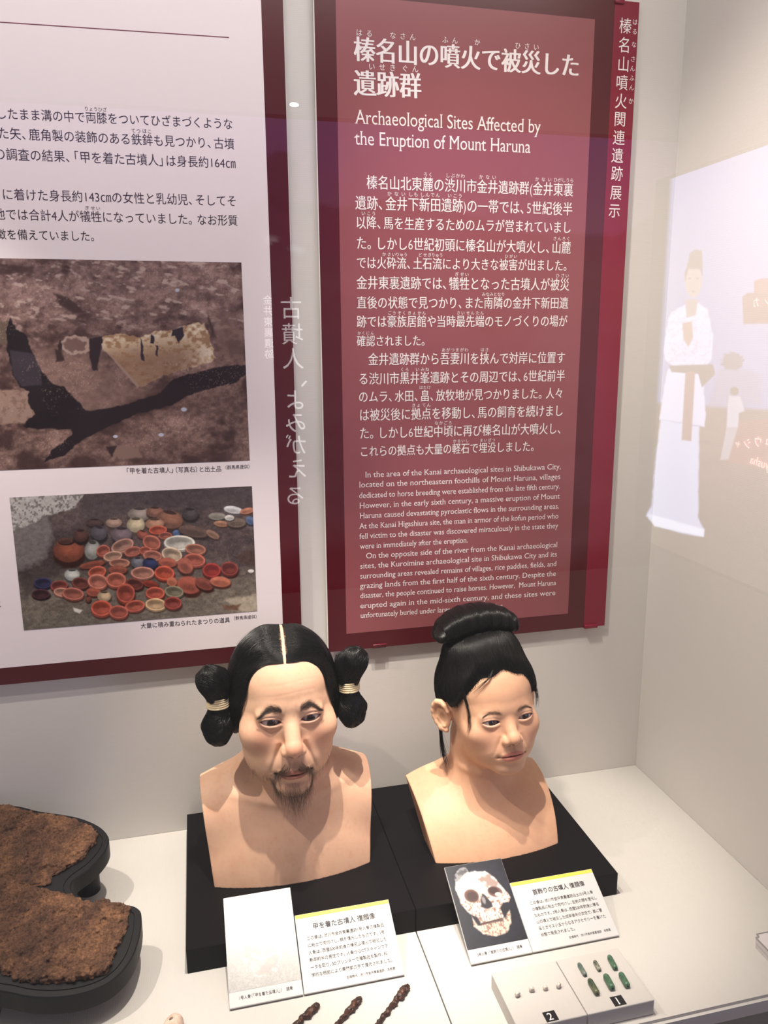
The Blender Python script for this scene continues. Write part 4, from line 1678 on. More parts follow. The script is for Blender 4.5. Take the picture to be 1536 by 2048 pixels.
def paint_trench(P, ua, va):
    """the excavated armour lying in dark earth"""
    px, py = project(P)
    X, Y = px * 2.327, (py - 500) * 2.327
    n1 = fbm(X / 130, Y / 90, None, 5, 1)
    n2 = fbm(X / 22, Y / 16, None, 4, 2)
    n3 = fbm(X / 5, Y / 5, None, 2, 3)
    t = (n1 * 0.6 + n2 * 0.4)[:, None]
    up = sstep(700, 100, Y)[:, None]
    t = np.clip((t - 0.5) * 1.9 + 0.5, 0, 1)
    base = (1 - t) * np.array((58, 38, 32)) + t * np.array((166, 130, 112))
    base = base + up * np.array((8, 8, 10)) + ((n3 - 0.5) * 26)[:, None]
    p = Paint(X, Y, base)
    p.mix((196, 168, 148), 0.8 * sstep(0.58, 0.74, fbm(X / 46 + Y / 120, Y / 20 - X / 90, None, 4, 12)) * sstep(520, 250, Y))
    p.mix((58, 38, 32), 0.7 * sstep(0.42, 0.30, n1))
    p.poly([(250, 200), (330, 230), (400, 290), (360, 300), (280, 260)], (60, 42, 36), 8, 8)
    p.poly([(-80, 330), (40, 330), (60, 420), (-80, 470)], (96, 78, 62), 12, 12)
    p.poly([(-60, 640), (120, 660), (235, 680), (240, 750), (130, 805), (-60, 812)], (150, 120, 100), 5, 10)
    p.mix((118, 88, 72), 0.6 * sstep(0.5, 0.35, n2) * (p.dpoly([(-60, 640), (120, 660), (235, 680), (240, 750), (130, 805), (-60, 812)]) < 0))
    p.poly([(150, 480), (300, 420), (470, 440), (480, 540), (640, 640), (740, 655), (560, 730), (400, 752), (240, 620)], (122, 94, 80), 14, 14, a=0.55)
    rim = [(275, 430), (300, 405), (345, 398), (395, 400), (420, 430), (412, 470), (370, 488), (310, 482), (278, 460)]
    p.poly(rim, (168, 140, 122), 4, 12, 0.06)
    p.poly([(290, 432), (320, 414), (370, 412), (402, 434), (392, 464), (340, 474), (300, 462)], (112, 84, 72), 5, 12, 0.06)
    p.poly([(268, 440), (284, 420), (290, 462), (276, 478)], (40, 28, 26), 3, 5)
    p.poly([(255, 460), (285, 470), (300, 515), (262, 520)], (48, 33, 30), 5, 5)
    dark = (5, 3, 8)
    p.poly([(45, 310), (75, 370), (120, 400), (150, 480), (190, 560), (232, 612), (300, 640), (350, 695), (400, 752), (470, 832), (350, 872), (330, 835),
            (200, 832), (105, 822), (160, 760), (125, 700), (140, 660), (95, 640), (60, 580), (38, 470), (30, 380)], dark, 4, 9, 0.04)
    p.poly([(44, 465), (150, 480), (190, 555), (196, 628), (100, 636), (62, 580)], (48, 42, 46), 5)
    p.poly([(390, 752), (560, 728), (700, 682), (752, 662), (800, 602), (950, 560), (1060, 540), (1145, 538), (1150, 575), (1095, 618), (1000, 640), (900, 668),
            (800, 722), (640, 762), (470, 838), (385, 885), (290, 960), (205, 990), (240, 935), (330, 865)], (9, 5, 10), 4, 7, 0.04)
    tan = [(478, 405), (560, 391), (650, 405), (720, 381), (800, 372), (900, 344), (948, 340), (975, 400), (1003, 505), (985, 522), (880, 548), (790, 575),
           (720, 600), (655, 640), (600, 590), (540, 520), (470, 452)]
    d = p.dpoly(tan, 9, 0.05)
    p.mix((206, 176, 136), sstep(4, -4, d))
    p.mix((232, 210, 176), sstep(4, -4, d) * sstep(0.55, 0.7, n2))
    p.mix((150, 110, 74), 0.85 * sstep(4, -4, d) * sstep(0.50, 0.34, n2))
    p.mix((128, 92, 66), 0.8 * sstep(4, -4, d) * sstep(-60, 60, (Y - 470) - (X - 640) * -0.08 + (n2 - .5) * 120) * sstep(1000, 800, X))
    for q in ([(700, 390), (720, 400), (716, 436), (698, 436)], [(800, 372), (850, 360), (858, 395), (832, 434), (815, 400), (796, 404)],
              [(652, 400), (664, 440), (672, 520), (655, 515), (656, 450)], [(725, 440), (736, 446), (734, 494), (726, 490)]):
        p.poly(q, (26, 20, 34), 3, 6)
    p.poly([(418, 412), (476, 402), (476, 448), (460, 500), (452, 560), (430, 560), (416, 500)], (34, 24, 26), 4, 6)
    p.poly([(500, 480), (520, 490), (650, 632), (640, 642)], (150, 122, 104), 4)
    p.poly([(966, 300), (985, 340), (1010, 410), (985, 400)], (58, 40, 34), 6, 6)
    p.poly([(985, 290), (1080, 290), (1140, 420), (1140, 530), (1040, 500), (1000, 400)], (128, 98, 84), 14, 10, a=0.5)
    p.poly([(500, 918), (560, 905), (640, 920), (665, 965), (560, 975), (512, 950)], (128, 100, 84), 6, 8)
    p.poly([(493, 915), (545, 912), (520, 965)], (40, 26, 26), 4, 4)
    for q in ((856, 742, 14, 9), (750, 860, 13, 8), (537, 868, 11, 7), (825, 187, 10, 8)):
        p.ell(*q, (186, 186, 192), 0.2)
    p.mix((190, 160, 140), 0.5 * sstep(0.66, 0.8, n3) * sstep(0.5, 0.65, n1))
    return lin(np.clip(p.c * np.array((0.96, 0.99, 1.06)), 4, 250))


a, b = on_wall(480.5, 525, YT), on_wall(501.5, 921, YT)
xr = (a[0] + b[0]) / 2
print_grid('photograph', (-1.10, YF - 0.0005, b[2]), (xr + 1.10, 0, 0), (0, 0, a[2] - b[2]), 470, 330, paint_trench, M_PRINT, p1)

BOWLS = [  # back to front: x, y, rx, ry, tilt, colour, kind (b open bowl, j closed jar, s sherd)
    (650, 205, 55, 32, 0, (150, 140, 130), 'j'), (720, 195, 40, 25, 0, (140, 100, 84), 'j'), (790, 230, 62, 42, 0.2, (138, 96, 76), 'j'),
    (885, 205, 38, 28, 0, (70, 66, 66), 'j'), (1085, 185, 44, 17, 0.15, (226, 226, 226), 's'), (1150, 190, 34, 14, -0.2, (196, 132, 104), 's'),
    (1010, 215, 40, 17, 0, (150, 146, 136), 's'), (1030, 250, 35, 14, 0.1, (176, 130, 104), 's'), (1100, 245, 44, 22, 0, (120, 104, 92), 's'), (1165, 235, 22, 18, 0.6, (92, 112, 152), 's'),
    (1068, 222, 22, 13, 0, (214, 210, 206), 's'), (320, 375, 72, 55, 0, (136, 76, 58), 'j'), (305, 330, 34, 14, 0, (90, 58, 48), 's'), (375, 305, 34, 30, 0, (84, 56, 48), 'j'),
    (440, 245, 40, 18, 0, (74, 58, 54), 'j'), (530, 245, 38, 22, 0, (176, 146, 130), 'j'), (460, 292, 38, 34, 0.3, (84, 82, 88), 'j'), (632, 255, 42, 36, 0, (198, 184, 152), 'j'),
    (720, 250, 44, 26, 0, (180, 136, 110), 'j'), (566, 300, 48, 36, 0, (118, 104, 110), 'j'), (735, 278, 42, 19, -0.05, (186, 84, 60), 'b'), (664, 300, 28, 20, 0.3, (150, 82, 66), 'j'),
    (770, 305, 32, 16, 0, (160, 90, 72), 'b'), (822, 292, 18, 13, 0, (90, 118, 166), 's'), (900, 285, 70, 26, 0.2, (104, 84, 74), 's'), (990, 300, 34, 16, 0.5, (152, 118, 98), 's'),
    (430, 372, 36, 46, 0.15, (156, 156, 150), 'j'), (480, 375, 32, 26, -0.3, (168, 92, 76), 'b'), (570, 352, 54, 30, -0.35, (172, 128, 112), 'b'), (706, 336, 42, 32, 0.35, (176, 100, 80), 'b'),
    (835, 338, 72, 34, 0, (206, 202, 190), 'b'), (910, 368, 48, 24, 0.1, (160, 104, 84), 'b'), (618, 378, 40, 22, -0.2, (170, 100, 84), 'b'), (676, 374, 28, 18, 0, (178, 92, 74), 'b'),
    (525, 400, 44, 22, -0.15, (186, 146, 124), 'b'), (710, 398, 44, 24, 0.1, (180, 112, 94), 'b'), (800, 392, 48, 32, 0.25, (196, 172, 146), 'b'), (905, 418, 50, 30, 0.1, (176, 92, 76), 'b'),
    (862, 445, 40, 34, 0.7, (170, 98, 80), 's'), (556, 432, 48, 20, 0, (176, 120, 100), 'b'), (640, 430, 30, 26, 0, (120, 120, 130), 'j'), (698, 435, 34, 26, 0.1, (46, 56, 92), 'j'), (780, 430, 42, 22, 0.1, (180, 100, 80), 's'),
    (430, 440, 60, 16, -0.2, (150, 84, 68), 's'), (548, 465, 44, 20, 0, (160, 92, 76), 's'), (985, 465, 42, 32, 0, (150, 48, 40), 'b'), (1068, 458, 40, 32, 0.1, (120, 52, 44), 'b'),
    (664, 478, 54, 28, 0, (184, 128, 110), 'b'), (765, 478, 46, 32, 0.1, (190, 84, 62), 'b'), (452, 474, 42, 26, -0.2, (188, 94, 72), 'b'), (336, 488, 36, 28, 0, (190, 192, 186), 'j'), (200, 525, 42, 24, 0, (48, 48, 78), 'b'), (275, 538, 40, 24, -0.1, (130, 62, 56), 'b'),
    (190, 576, 42, 22, 0, (66, 38, 44), 'b'), (375, 525, 40, 26, 0.1, (112, 60, 52), 'b'), (455, 518, 46, 34, 0.1, (188, 116, 98), 'b'), (540, 510, 46, 34, 0, (190, 106, 86), 'b'), (625, 530, 42, 26, 0.1, (110, 56, 48), 'b'),
    (700, 530, 38, 16, 0.2, (150, 66, 52), 's'), (800, 520, 24, 22, 0.3, (196, 116, 90), 's'), (880, 535, 56, 40, 0.2, (176, 96, 78), 's'), (950, 530, 44, 26, 0.4, (140, 76, 64), 's'), (1025, 520, 48, 24, 0.1, (196, 116, 92), 's'),
    (290, 568, 40, 20, 0.1, (196, 140, 120), 'b'), (340, 575, 50, 28, 0.1, (170, 100, 84), 'b'), (435, 568, 34, 20, 0.1, (176, 96, 76), 's'), (485, 588, 32, 24, 0, (202, 176, 142), 'j'), (585, 572, 42, 44, 0.2, (168, 80, 64), 'b'),
    (810, 565, 44, 26, 0.1, (130, 122, 100), 'b'), (722, 572, 44, 28, 0, (184, 88, 70), 'b'), (628, 632, 46, 26, -0.15, (186, 92, 72), 'b'), (725, 625, 48, 28, 0.05, (208, 172, 132), 'b'), (805, 618, 40, 28, 0, (146, 62, 54), 'b'),
    (472, 642, 48, 36, 0, (188, 84, 64), 'b'), (552, 660, 44, 30, 0.05, (176, 88, 70), 'b'), (410, 600, 14, 16, 0, (120, 70, 60), 'j')]


def paint_pots(P, ua, va):
    """a heap of red bowls and jars on grey earth"""
    px, py = project(P)
    X, Y = px * 2.327, (py - 940) * 2.327
    n1 = fbm(X / 110, Y / 80, None, 4, 41)
    n2 = fbm(X / 18, Y / 12, None, 4, 42)
    n3 = fbm(X / 4, Y / 4, None, 2, 43)
    t = (0.5 * n1 + 0.5 * n2)[:, None]
    low = sstep(380, 560, Y)[:, None]
    base = (1 - low) * ((1 - t) * np.array((48, 42, 44)) + t * np.array((110, 96, 90))) + low * ((1 - t) * np.array((88, 80, 72)) + t * np.array((132, 122, 110)))
    base = base + ((n3 - 0.5) * 18)[:, None]
    p = Paint(X, Y, base)
    p.poly([(380, 110), (1180, 60), (1180, 190), (900, 180), (640, 170), (500, 230), (400, 260)], (66, 60, 64), 20, 12, a=0.6)
    p.poly([(30, 100), (395, 105), (340, 185), (220, 210), (150, 250), (40, 290)], (176, 172, 168), 6, 10)
    dd = p.dpoly([(30, 100), (395, 105), (340, 185), (220, 210), (150, 250), (40, 290)])
    p.mix((90, 86, 84), 0.7 * (dd < 0) * sstep(0.5, 0.3, fbm(X / 9, Y / 9, None, 2, 77)))
    p.poly([(40, 285), (150, 250), (225, 215), (250, 330), (210, 420), (80, 480), (60, 400)], (118, 112, 110), 8, 10, a=0.85)
    p.poly([(80, 470), (210, 420), (250, 300), (400, 240), (480, 320), (240, 520), (110, 600)], (54, 46, 46), 20, 14, a=0.6)
    p.poly([(1100, 400), (1150, 370), (1195, 380), (1195, 450), (1130, 440)], (70, 52, 46), 8, 8, a=0.8)
    p.poly([(1050, 600), (1140, 590), (1200, 570), (1200, 660), (1080, 660)], (196, 182, 160), 10, 12, a=0.7)
    p.poly([(1035, 630), (1120, 625), (1110, 655), (1040, 650)], (110, 80, 64), 6, 8)
    p.poly([(340, 640), (385, 652), (370, 668), (345, 658)], (220, 214, 204), 4)
    p.ell(1168, 470, 14, 8, (216, 210, 204))
    for cx, cy, rx, ry, rot, c, k in BOWLS:
        c = np.array(c, float)
        p.ell(cx + 3, cy + ry * 0.45, rx * 1.04, ry * 1.05, c * 0.36, 0.14, rot)
        if k == 'b':
            p.ell(cx, cy + ry * 0.28, rx * 1.0, ry * 1.0, c * 0.72, 0.07, rot)
            p.ell(cx, cy, rx, ry, np.minimum(c * 1.12 + 12, 255), 0.06, rot)
            p.ell(cx, cy + ry * 0.04, rx * 0.86, ry * 0.82, c * 0.86, 0.08, rot)
            p.ell(cx - rx * 0.1, cy - ry * 0.18, rx * 0.68, ry * 0.50, c * 0.66, 0.45, rot)
            p.ell(cx + rx * 0.15, cy + ry * 0.3, rx * 0.5, ry * 0.35, c * 0.98 + 8, 0.5, rot, 0.8)
        elif k == 'j':
            p.ell(cx, cy, rx, ry, c * 0.8, 0.08, rot)
            p.ell(cx + rx * 0.12, cy - ry * 0.2, rx * 0.7, ry * 0.62, np.minimum(c * 1.12, 255), 0.5, rot, 0.9)
            p.ell(cx, cy - ry * 0.78, rx * 0.5, ry * 0.2, c * 0.4, 0.2, rot)
        else:
            p.ell(cx, cy, rx, ry, c, 0.12, rot)
            p.ell(cx, cy + ry * 0.3, rx * 0.8, ry * 0.5, c * 0.72, 0.5, rot, 0.8)
    p.c = p.c * (0.86 + 0.28 * n2)[:, None] + ((n3 - 0.5) * 14)[:, None]
    return lin(np.clip(p.c, 4, 250))


q_ = [on_wall(x / 2.327, 940 + y / 2.327, YF) for x, y in ((45, 128), (1172, 75), (1197, 660), (110, 742))]
xa, xb, za, zb = (q_[0][0] + q_[3][0]) / 2, (q_[1][0] + q_[2][0]) / 2, (q_[2][2] + q_[3][2]) / 2, (q_[0][2] + q_[1][2]) / 2
print_grid('photograph', (xa, YF - 0.0005, za), (xb - xa, 0, 0), (0, 0, zb - za), 480, 282, paint_pots, M_PRINT, p1)
# ------------------------------------------------------------------ plinths, cards, finds
M_BLACK = new_mat('black_painted_board', (0.0035, 0.003, 0.004, 1), 0.5, 0.12)
add_bump(M_BLACK, nd(M_BLACK, 'ShaderNodeTexNoise', Scale=300.0, Detail=3.0).outputs['Fac'], 0.05, 0.0004)
for x0, x1, lab in ((-0.8150, -0.5166, 'black square plinth under the bearded man bust'), (-0.5160, -0.2164, 'black square plinth under the woman bust')):
    o = bm_obj('plinth', box_bm((x0, -0.3093, 0.0), (x1, -0.0115, 0.0347), 0.0006, 1), M_BLACK)
    set_origin(o, ((x0 + x1) / 2, -0.16, 0))
    prop(o, lab, 'plinth', 'black plinths')

M_CARD = new_mat('white_card', (0.58, 0.575, 0.565, 1), 0.5, 0.4)
M_YELLOW = new_mat('yellow_band', srgb(244, 204, 84), 0.5, 0.3)
M_GREYINK = new_mat('grey_lettering', (0.045, 0.042, 0.045, 1), 0.6, 0.2)
M_CARDPRINT = color_attr_mat('card_photograph', 0.3, 0.5)
TH = 0.0035
SL = math.atan2(0.0352, 0.0680)


class Slope:
    """a card leaning on a plinth: local x to the right, v up the slope, n out of the card"""
    def __init__(s, x, y, z, rot=0.0):
        s.O = np.array((x, y, z))
        s.U = np.array((math.cos(rot), math.sin(rot), 0))
        b = np.array((-math.sin(rot), math.cos(rot), 0))
        s.V = b * math.cos(SL) + np.array((0, 0, math.sin(SL)))
        s.N = np.cross(s.U, s.V)

    def p(s, x, v, n=0.0):
        return s.O + s.U * x + s.V * v + s.N * n

    def slab(s, name, w, h, mat, parent):
        bm = box_bm((0, 0, 0), (w, h, TH), 0.0004, 1)
        for vv in bm.verts:
            vv.co = Vector(s.p(vv.co.x, vv.co.y, vv.co.z))
        return bm_obj(name, bm, mat, parent)

    def quad(s, name, x0, x1, v0, v1, n, mat, parent):
        return mesh_obj(name, [s.p(x0, v0, n), s.p(x1, v0, n), s.p(x1, v1, n), s.p(x0, v1, n)], [(0, 1, 2, 3)], mat, parent)


def text_card(x, y, z, w, h, head, head_x, lines, body_x, source, ruby, lab):
    S = Slope(x, y, z)
    root = empty('caption_card', (x, y, z), lab, 'card', 'caption cards')
    S.slab('card_board', w, h, M_CARD, root)
    S.quad('heading_band', 0.0006, w - 0.0006, h - 0.0052, h - 0.0004, TH + 0.0001, M_YELLOW, root)
    T = Lettering()
    n = TH + 0.0003
    v = h - 0.0175
    T.line(head, S.p(head_x[0], v, n), S.p(head_x[1], v, n), style='mincho', off=0.004, tall=1.05, up=S.V, ruby=ruby, rs=0.3)
    T.build('heading', M_GREYINK, root)
    T = Lettering()
    step = (v - 0.014) / 7.15
    em = None
    for i, s_ in enumerate(lines):
        vv = v - 0.0135 - i * step
        nat = sum(advance(c) for c in s_)
        if em is None:
            em = (body_x[1] - body_x[0]) / nat
        T.line(s_, S.p(body_x[0], vv, n), S.p(body_x[0] + em * nat, vv, n), off=0.004, tall=1.08, up=S.V)
    nat = sum(advance(c) for c in source)
    T.line(source, S.p(body_x[1] + 0.003 - nat * em * 0.72, v - 0.0135 - 6.15 * step, n), S.p(body_x[1] + 0.003, v - 0.0135 - 6.15 * step, n), off=0.004, tall=1.08, up=S.V)
    T.build('body_text', M_GREYINK, root)
    return root


def photo_card(x, y, z, w, h, paint, cap, lab):
    S = Slope(x, y, z)
    root = empty('photo_card', (x, y, z), lab, 'card', 'photograph cards')
    S.slab('card_board', w, h, M_CARD, root)
    c = 0.017
    print_grid('photograph', S.p(0.0004, c, TH + 0.0002), S.U * (w - 0.0008), S.V * (h - c - 0.0004), 170, 230, paint, M_CARDPRINT, root)
    T = Lettering()
    nat = sum(advance(q) for q in cap)
    T.line(cap, S.p(w * 0.13, 0.0095, TH + 0.0003), S.p(w * 0.87, 0.0095, TH + 0.0003), off=0.004, tall=1.15, up=S.V)
    T.build('caption', M_GREYINK, root)
    return root


def paint_skull_dark(P, u, v):
    """clean skull on a navy ground; v measured downwards over the whole card"""
    v = (1 - v) * 0.87
    X, Y = u * 100, v * 150
    n1 = fbm(X / 12, Y / 12, None, 4, 51)
    n2 = fbm(X / 3.5, Y / 3.5, None, 3, 52)
    p = Paint(X, Y, np.array((22, 24, 38)) + (n1[:, None] - 0.5) * np.array((26, 26, 34)))
    p.mix((96, 100, 122), 0.5 * sstep(0.72, 0.85, fbm(X / 16, Y / 5, None, 3, 55)) * sstep(35, 0, Y))
    cran = [(24, 21), (35, 14), (50, 14), (66, 17), (78, 27), (84, 42), (88, 50), (93, 58), (95, 66), (88, 72), (80, 70), (72, 78), (74, 90), (70, 96), (50, 97), (34, 96), (28, 86),
            (16, 74), (10, 62), (9, 48), (7, 34), (12, 27)]
    p.poly([(10, 29), (14, 14), (24, 6), (36, 5), (40, 15), (26, 20)], (150, 150, 152), 1.5, 3, 0.2)
    p.poly([(16, 13), (26, 8), (36, 9), (36, 15), (22, 17)], (92, 92, 96), 2, 3, 0.3)
    bone = np.array((236, 228, 218))
    p.poly(cran, bone, 1.5, 2.0, 0.15)
    jaw = [(22, 80), (30, 92), (36, 98), (70, 98), (76, 86), (86, 84), (82, 104), (70, 116), (50, 119), (30, 112), (20, 98)]
    p.poly(jaw, (226, 210, 192), 1.5, 2.0, 0.15)
    ins = np.minimum(p.dpoly(cran), p.dpoly(jaw)) < 0
    p.mix((196, 168, 150), 0.8 * ins * sstep(0.52, 0.36, n2) * sstep(40, 62, Y))
    p.mix((146, 104, 92), 0.8 * ins * sstep(0.40, 0.26, n2) * sstep(44, 66, Y))
    p.poly([(54, 24), (70, 24), (78, 34), (80, 48), (70, 44), (62, 44), (60, 36), (50, 30)], (150, 120, 112), 3, 6, 0.2, a=0.75)
    p.ell(31, 52, 12, 10.5, (120, 86, 74), 0.12, 0.2)
    p.ell(32, 53, 9.5, 8, (70, 48, 44), 0.3, 0.2)
    p.ell(72, 52, 12, 8.5, (126, 92, 84), 0.12, 0.25)
    p.ell(70, 50, 9, 6, (66, 44, 42), 0.3, 0.25)
    p.ell(76, 57, 6, 3.5, (222, 212, 204), 0.2, 0.2)
    p.poly([(50, 52), (54, 56), (60, 68), (60, 74), (50, 76), (42, 72), (44, 62)], (44, 40, 46), 1.5, 1.5)
    p.ell(49, 62, 3, 6, (150, 146, 146), 0.4)
    p.poly([(20, 80), (30, 86), (33, 99), (27, 98)], (26, 24, 34), 1.5, 1)
    p.poly([(72, 80), (84, 76), (85, 84), (78, 90), (74, 96)], (26, 24, 34), 1.5, 1)
    p.poly([(33, 95.5), (70, 93.5), (70, 96), (33, 98.2)], (84, 60, 52), 1)
    tooth = 0.5 + 0.5 * np.cos(X * 1.55)
    p.mix((120, 92, 80), 0.7 * sstep(0.86, 0.98, tooth) * ((Y > 87) & (Y < 105) & (X > 33) & (X < 70)))
    return lin(np.clip(p.c, 4, 252) * 0.88)


def paint_skull_pale(P, u, v):
    """crushed skull in grey earth, washed pale by painted-in glare"""
    v = (1 - v) * 0.87
    X, Y = u * 100, v * 150
    n0 = fbm(X / 26, Y / 26, None, 3, 60)
    n1 = fbm(X / 7, Y / 7, None, 4, 61)
    n2 = fbm(X / 2.2, Y / 2.2, None, 3, 62)
    n3 = fbm(X / 0.9, Y / 0.9, None, 2, 65)
    p = Paint(X, Y, np.array((176, 174, 170)) + ((n3 - 0.5) * 70 + (n2 - 0.5) * 40 + (n0 - 0.5) * 24)[:, None])  # light, low-contrast tones carry the glare on the card
    sk = [(30, 26), (42, 15), (60, 13), (76, 20), (82, 34), (92, 46), (90, 66), (80, 80), (76, 96), (66, 112), (52, 118), (38, 112), (28, 98), (18, 82), (14, 60), (16, 44), (24, 38)]
    d = p.dpoly(sk, 5, 0.1)
    p.mix((188, 170, 164), sstep(1.5, -1.5, d) * 0.9)
    p.mix((160, 140, 138), sstep(1, -1, d) * 0.7 * sstep(0.5, 0.36, n1))
    p.mix((214, 206, 196), sstep(1, -1, d) * 0.9 * sstep(0.54, 0.64, n1))
    p.mix((206, 186, 160), sstep(1, -1, d) * 0.6 * sstep(0.6, 0.7, fbm(X / 10, Y / 10, None, 3, 70)))
    p.mix((232, 230, 226), 0.8 * sstep(2.2, 0.6, np.abs(d)) * sstep(0.45, 0.6, n2))
    p.c = p.c * 1.0
    p.ell(34, 54, 10, 8, (150, 136, 134), 0.5)
    p.ell(68, 50, 10, 8, (150, 136, 132), 0.5)
    p.poly([(34, 84), (50, 92), (72, 84), (72, 89), (50, 97), (34, 90)], (226, 220, 210), 1.2, 2)
    p.mix((140, 124, 118), 0.6 * sstep(0.8, 0.97, 0.5 + 0.5 * np.cos(X * 1.6)) * sstep(3, 1, np.abs(Y - 90 + 0.006 * (X - 50) ** 2)) * ((X > 34) & (X < 72)))
    return lin(np.clip(p.c, 4, 252) * 0.74)


Z0C = 0.0006
photo_card(-0.7660, -0.3785, Z0C, 0.0880, 0.1315, paint_skull_pale, '1号人骨（「甲を着た古墳人」）　頭骨', 'pale photograph card of a crushed skull leaning on the left plinth')
text_card(-0.6768, -0.3785, Z0C, 0.1260, 0.0940, '甲を着た古墳人 復顔像', (0.021, 0.104),
          ['この像は、渋川市金井東裏遺跡1号人骨の複製品', 'に粘土で肉付けし、顔を復元したものです。1号', '人骨は、西暦500年前後の榛名山噴火で被災した',
           '熟年前半の男性です。人骨からCTスキャンでデ', 'ータを取り、3Dプリンターで複製品を製作、科', '学的な根拠により専門家の手で復元されました。'],
          (0.0115, 0.1130), '古墳時代　渋川市金井東裏遺跡　本館蔵', [(0, 1, 'よろい')], 'white caption card with yellow top edge in front of the bearded man bust')
photo_card(-0.4645, -0.3835, Z0C, 0.0840, 0.1270, paint_skull_dark, '3号人骨（「首飾りの古墳人」）　頭骨', 'photograph card of a white skull on dark blue in front of the woman bust')
text_card(-0.3800, -0.3835, Z0C, 0.1238, 0.0910, '首飾りの古墳人 復顔像', (0.027, 0.105),
          ['この像は、渋川市金井東裏遺跡出土の3号人骨', 'の複製品に粘土で肉付けし、生前の顔を復元し', 'たものです。3号人骨は、西暦500年前後に榛名',
           '山の噴火で被災した成年後半の女性で、首に管', '玉とガラス小玉からなるアクセサリーを着けた', '状態で発見されました。'],
          (0.0180, 0.1120), '古墳時代　渋川市金井東裏遺跡　本館蔵', [], 'white caption card with yellow top edge in front of the woman bust')

# ---- cloth-covered blocks with beads
M_BLOCK = ribbed_mat('block_cloth', (0.53, 0.505, 0.475, 1), 'X', 0.0016, strength=0.12)
M_PLATE = new_mat('black_number_plate', (0.008, 0.008, 0.009, 1), 0.35, 0.4)
BH = 0.0205
for x0, x1, num, c, lab in ((-0.4520, -0.3670, '2', (-0.4092, -0.4968), 'cloth-covered block with number 2 plate and four tiny pale beads'),
                            (-0.3662, -0.2806, '1', (-0.3230, -0.4960), 'cloth-covered block with number 1 plate and six green tube beads')):
    root = empty('display_block', ((x0 + x1) / 2, -0.463, 0), lab, 'block', 'bead display blocks')
    bm_obj('block', box_bm((x0, -0.5048, 0.0), (x1, -0.4215, BH), 0.0012, 2), M_BLOCK, root)
    pl_ = bm_obj('number_plate', box_bm((c[0] - 0.0074, c[1] - 0.0066, BH - 0.0004), (c[0] + 0.0074, c[1] + 0.0066, BH + 0.0006)), M_PLATE, root)
    T = Lettering()
    T.char(num, (c[0] + 0.0022, c[1], BH + 0.0008), 0.0125, (1, 0, 0), (0, 1.1, 0), style='serif', off=0.006)
    T.build('numeral', M_LIGHT, pl_)


def bead_mesh(L, r, hole, seg=28, waist=0.0):
    prof = []
    for k in range(9):
        t = k / 8.0
        x = (t - 0.5) * L
        e = min(t, 1 - t) * L
        rr = r * (1 - 0.25 * max(0, 1 - e / (0.12 * L)) ** 2) * (1 + waist * math.sin(math.pi * t))
        prof.append((x, rr))
    prof = [(-L / 2 + 0.12 * L, hole * 0.8)] + [(-L / 2, hole)] + prof + [(L / 2, hole)] + [(L / 2 - 0.12 * L, hole * 0.8)]
    V, F = [], []
    for x, rr in prof:
        for s_ in range(seg):
            a = 2 * math.pi * s_ / seg
            V.append((x, rr * math.cos(a), rr * math.sin(a)))
    for i in range(len(prof) - 1):
        for s_ in range(seg):
            F.append((i * seg + s_, i * seg + (s_ + 1) % seg, (i + 1) * seg + (s_ + 1) % seg, (i + 1) * seg + s_))
    F.append(tuple(range(seg))[::-1])
    F.append(tuple(range((len(prof) - 1) * seg, len(prof) * seg)))
    return V, F


def stone_mat(name, c1, c2, scale, rough=0.35):
    m = new_mat(name, c1, rough, 0.5)
    n, r = noise_color(m, scale, c1, c2, 5, 0.38, 0.62, coord(m), 0.4)
    add_bump(m, n.outputs['Fac'], 0.25, 0.0006)
    return m


M_JADE = stone_mat('green_jasper', (0.030, 0.085, 0.045, 1), (0.075, 0.16, 0.095, 1), 260)
M_JADE2 = stone_mat('blotched_jasper', (0.022, 0.050, 0.028, 1), (0.11, 0.12, 0.06, 1), 190)
M_JADE3 = stone_mat('grey_green_jasper', (0.060, 0.105, 0.085, 1), (0.15, 0.19, 0.16, 1), 240)
M_JADE4 = stone_mat('mottled_jasper', (0.03, 0.05, 0.035, 1), (0.30, 0.30, 0.22, 1), 300)
TUBES = [(-0.3430, -0.4456, 0.0187, 0.0027, 2, M_JADE3, 'slim grey-green tube bead, left end of the back row on block 1'),
         (-0.3222, -0.4445, 0.0150, 0.0026, 4, M_JADE4, 'short mottled green tube bead in the middle of the back row on block 1'),
         (-0.3018, -0.4452, 0.0205, 0.0033, 6, M_JADE, 'thick green tube bead at the right end of the back row on block 1'),
         (-0.3429, -0.4737, 0.0215, 0.0035, 2, M_JADE2, 'long brown and green tube bead, left end of the front row on block 1'),
         (-0.3216, -0.4720, 0.0205, 0.0039, 5, M_JADE, 'stout bright green tube bead in the middle of the front row on block 1'),
         (-0.3021, -0.4735, 0.0198, 0.0037, 5, M_JADE, 'dark green tube bead at the right end of the front row on block 1')]
for x, y, L, r, rot, m, lab in TUBES:
    V, F = bead_mesh(L, r, r * 0.36)
    o = mesh_obj('tube_bead', V, F, m, None, True)
    o.location = (x, y, BH + r)
    o.rotation_euler = (0, 0, math.radians(-90 - rot))
    prop(o, lab, 'bead', 'green tube beads')
M_PALE = stone_mat('pale_glass_bead', (0.42, 0.37, 0.31, 1), (0.66, 0.62, 0.56, 1), 700, 0.4)
names4 = ('pale round bead, leftmost of four on block 2', 'pale round bead, second from the left on block 2', 'pale round bead, third from the left on block 2',
          'pale round bead, rightmost of four on block 2')
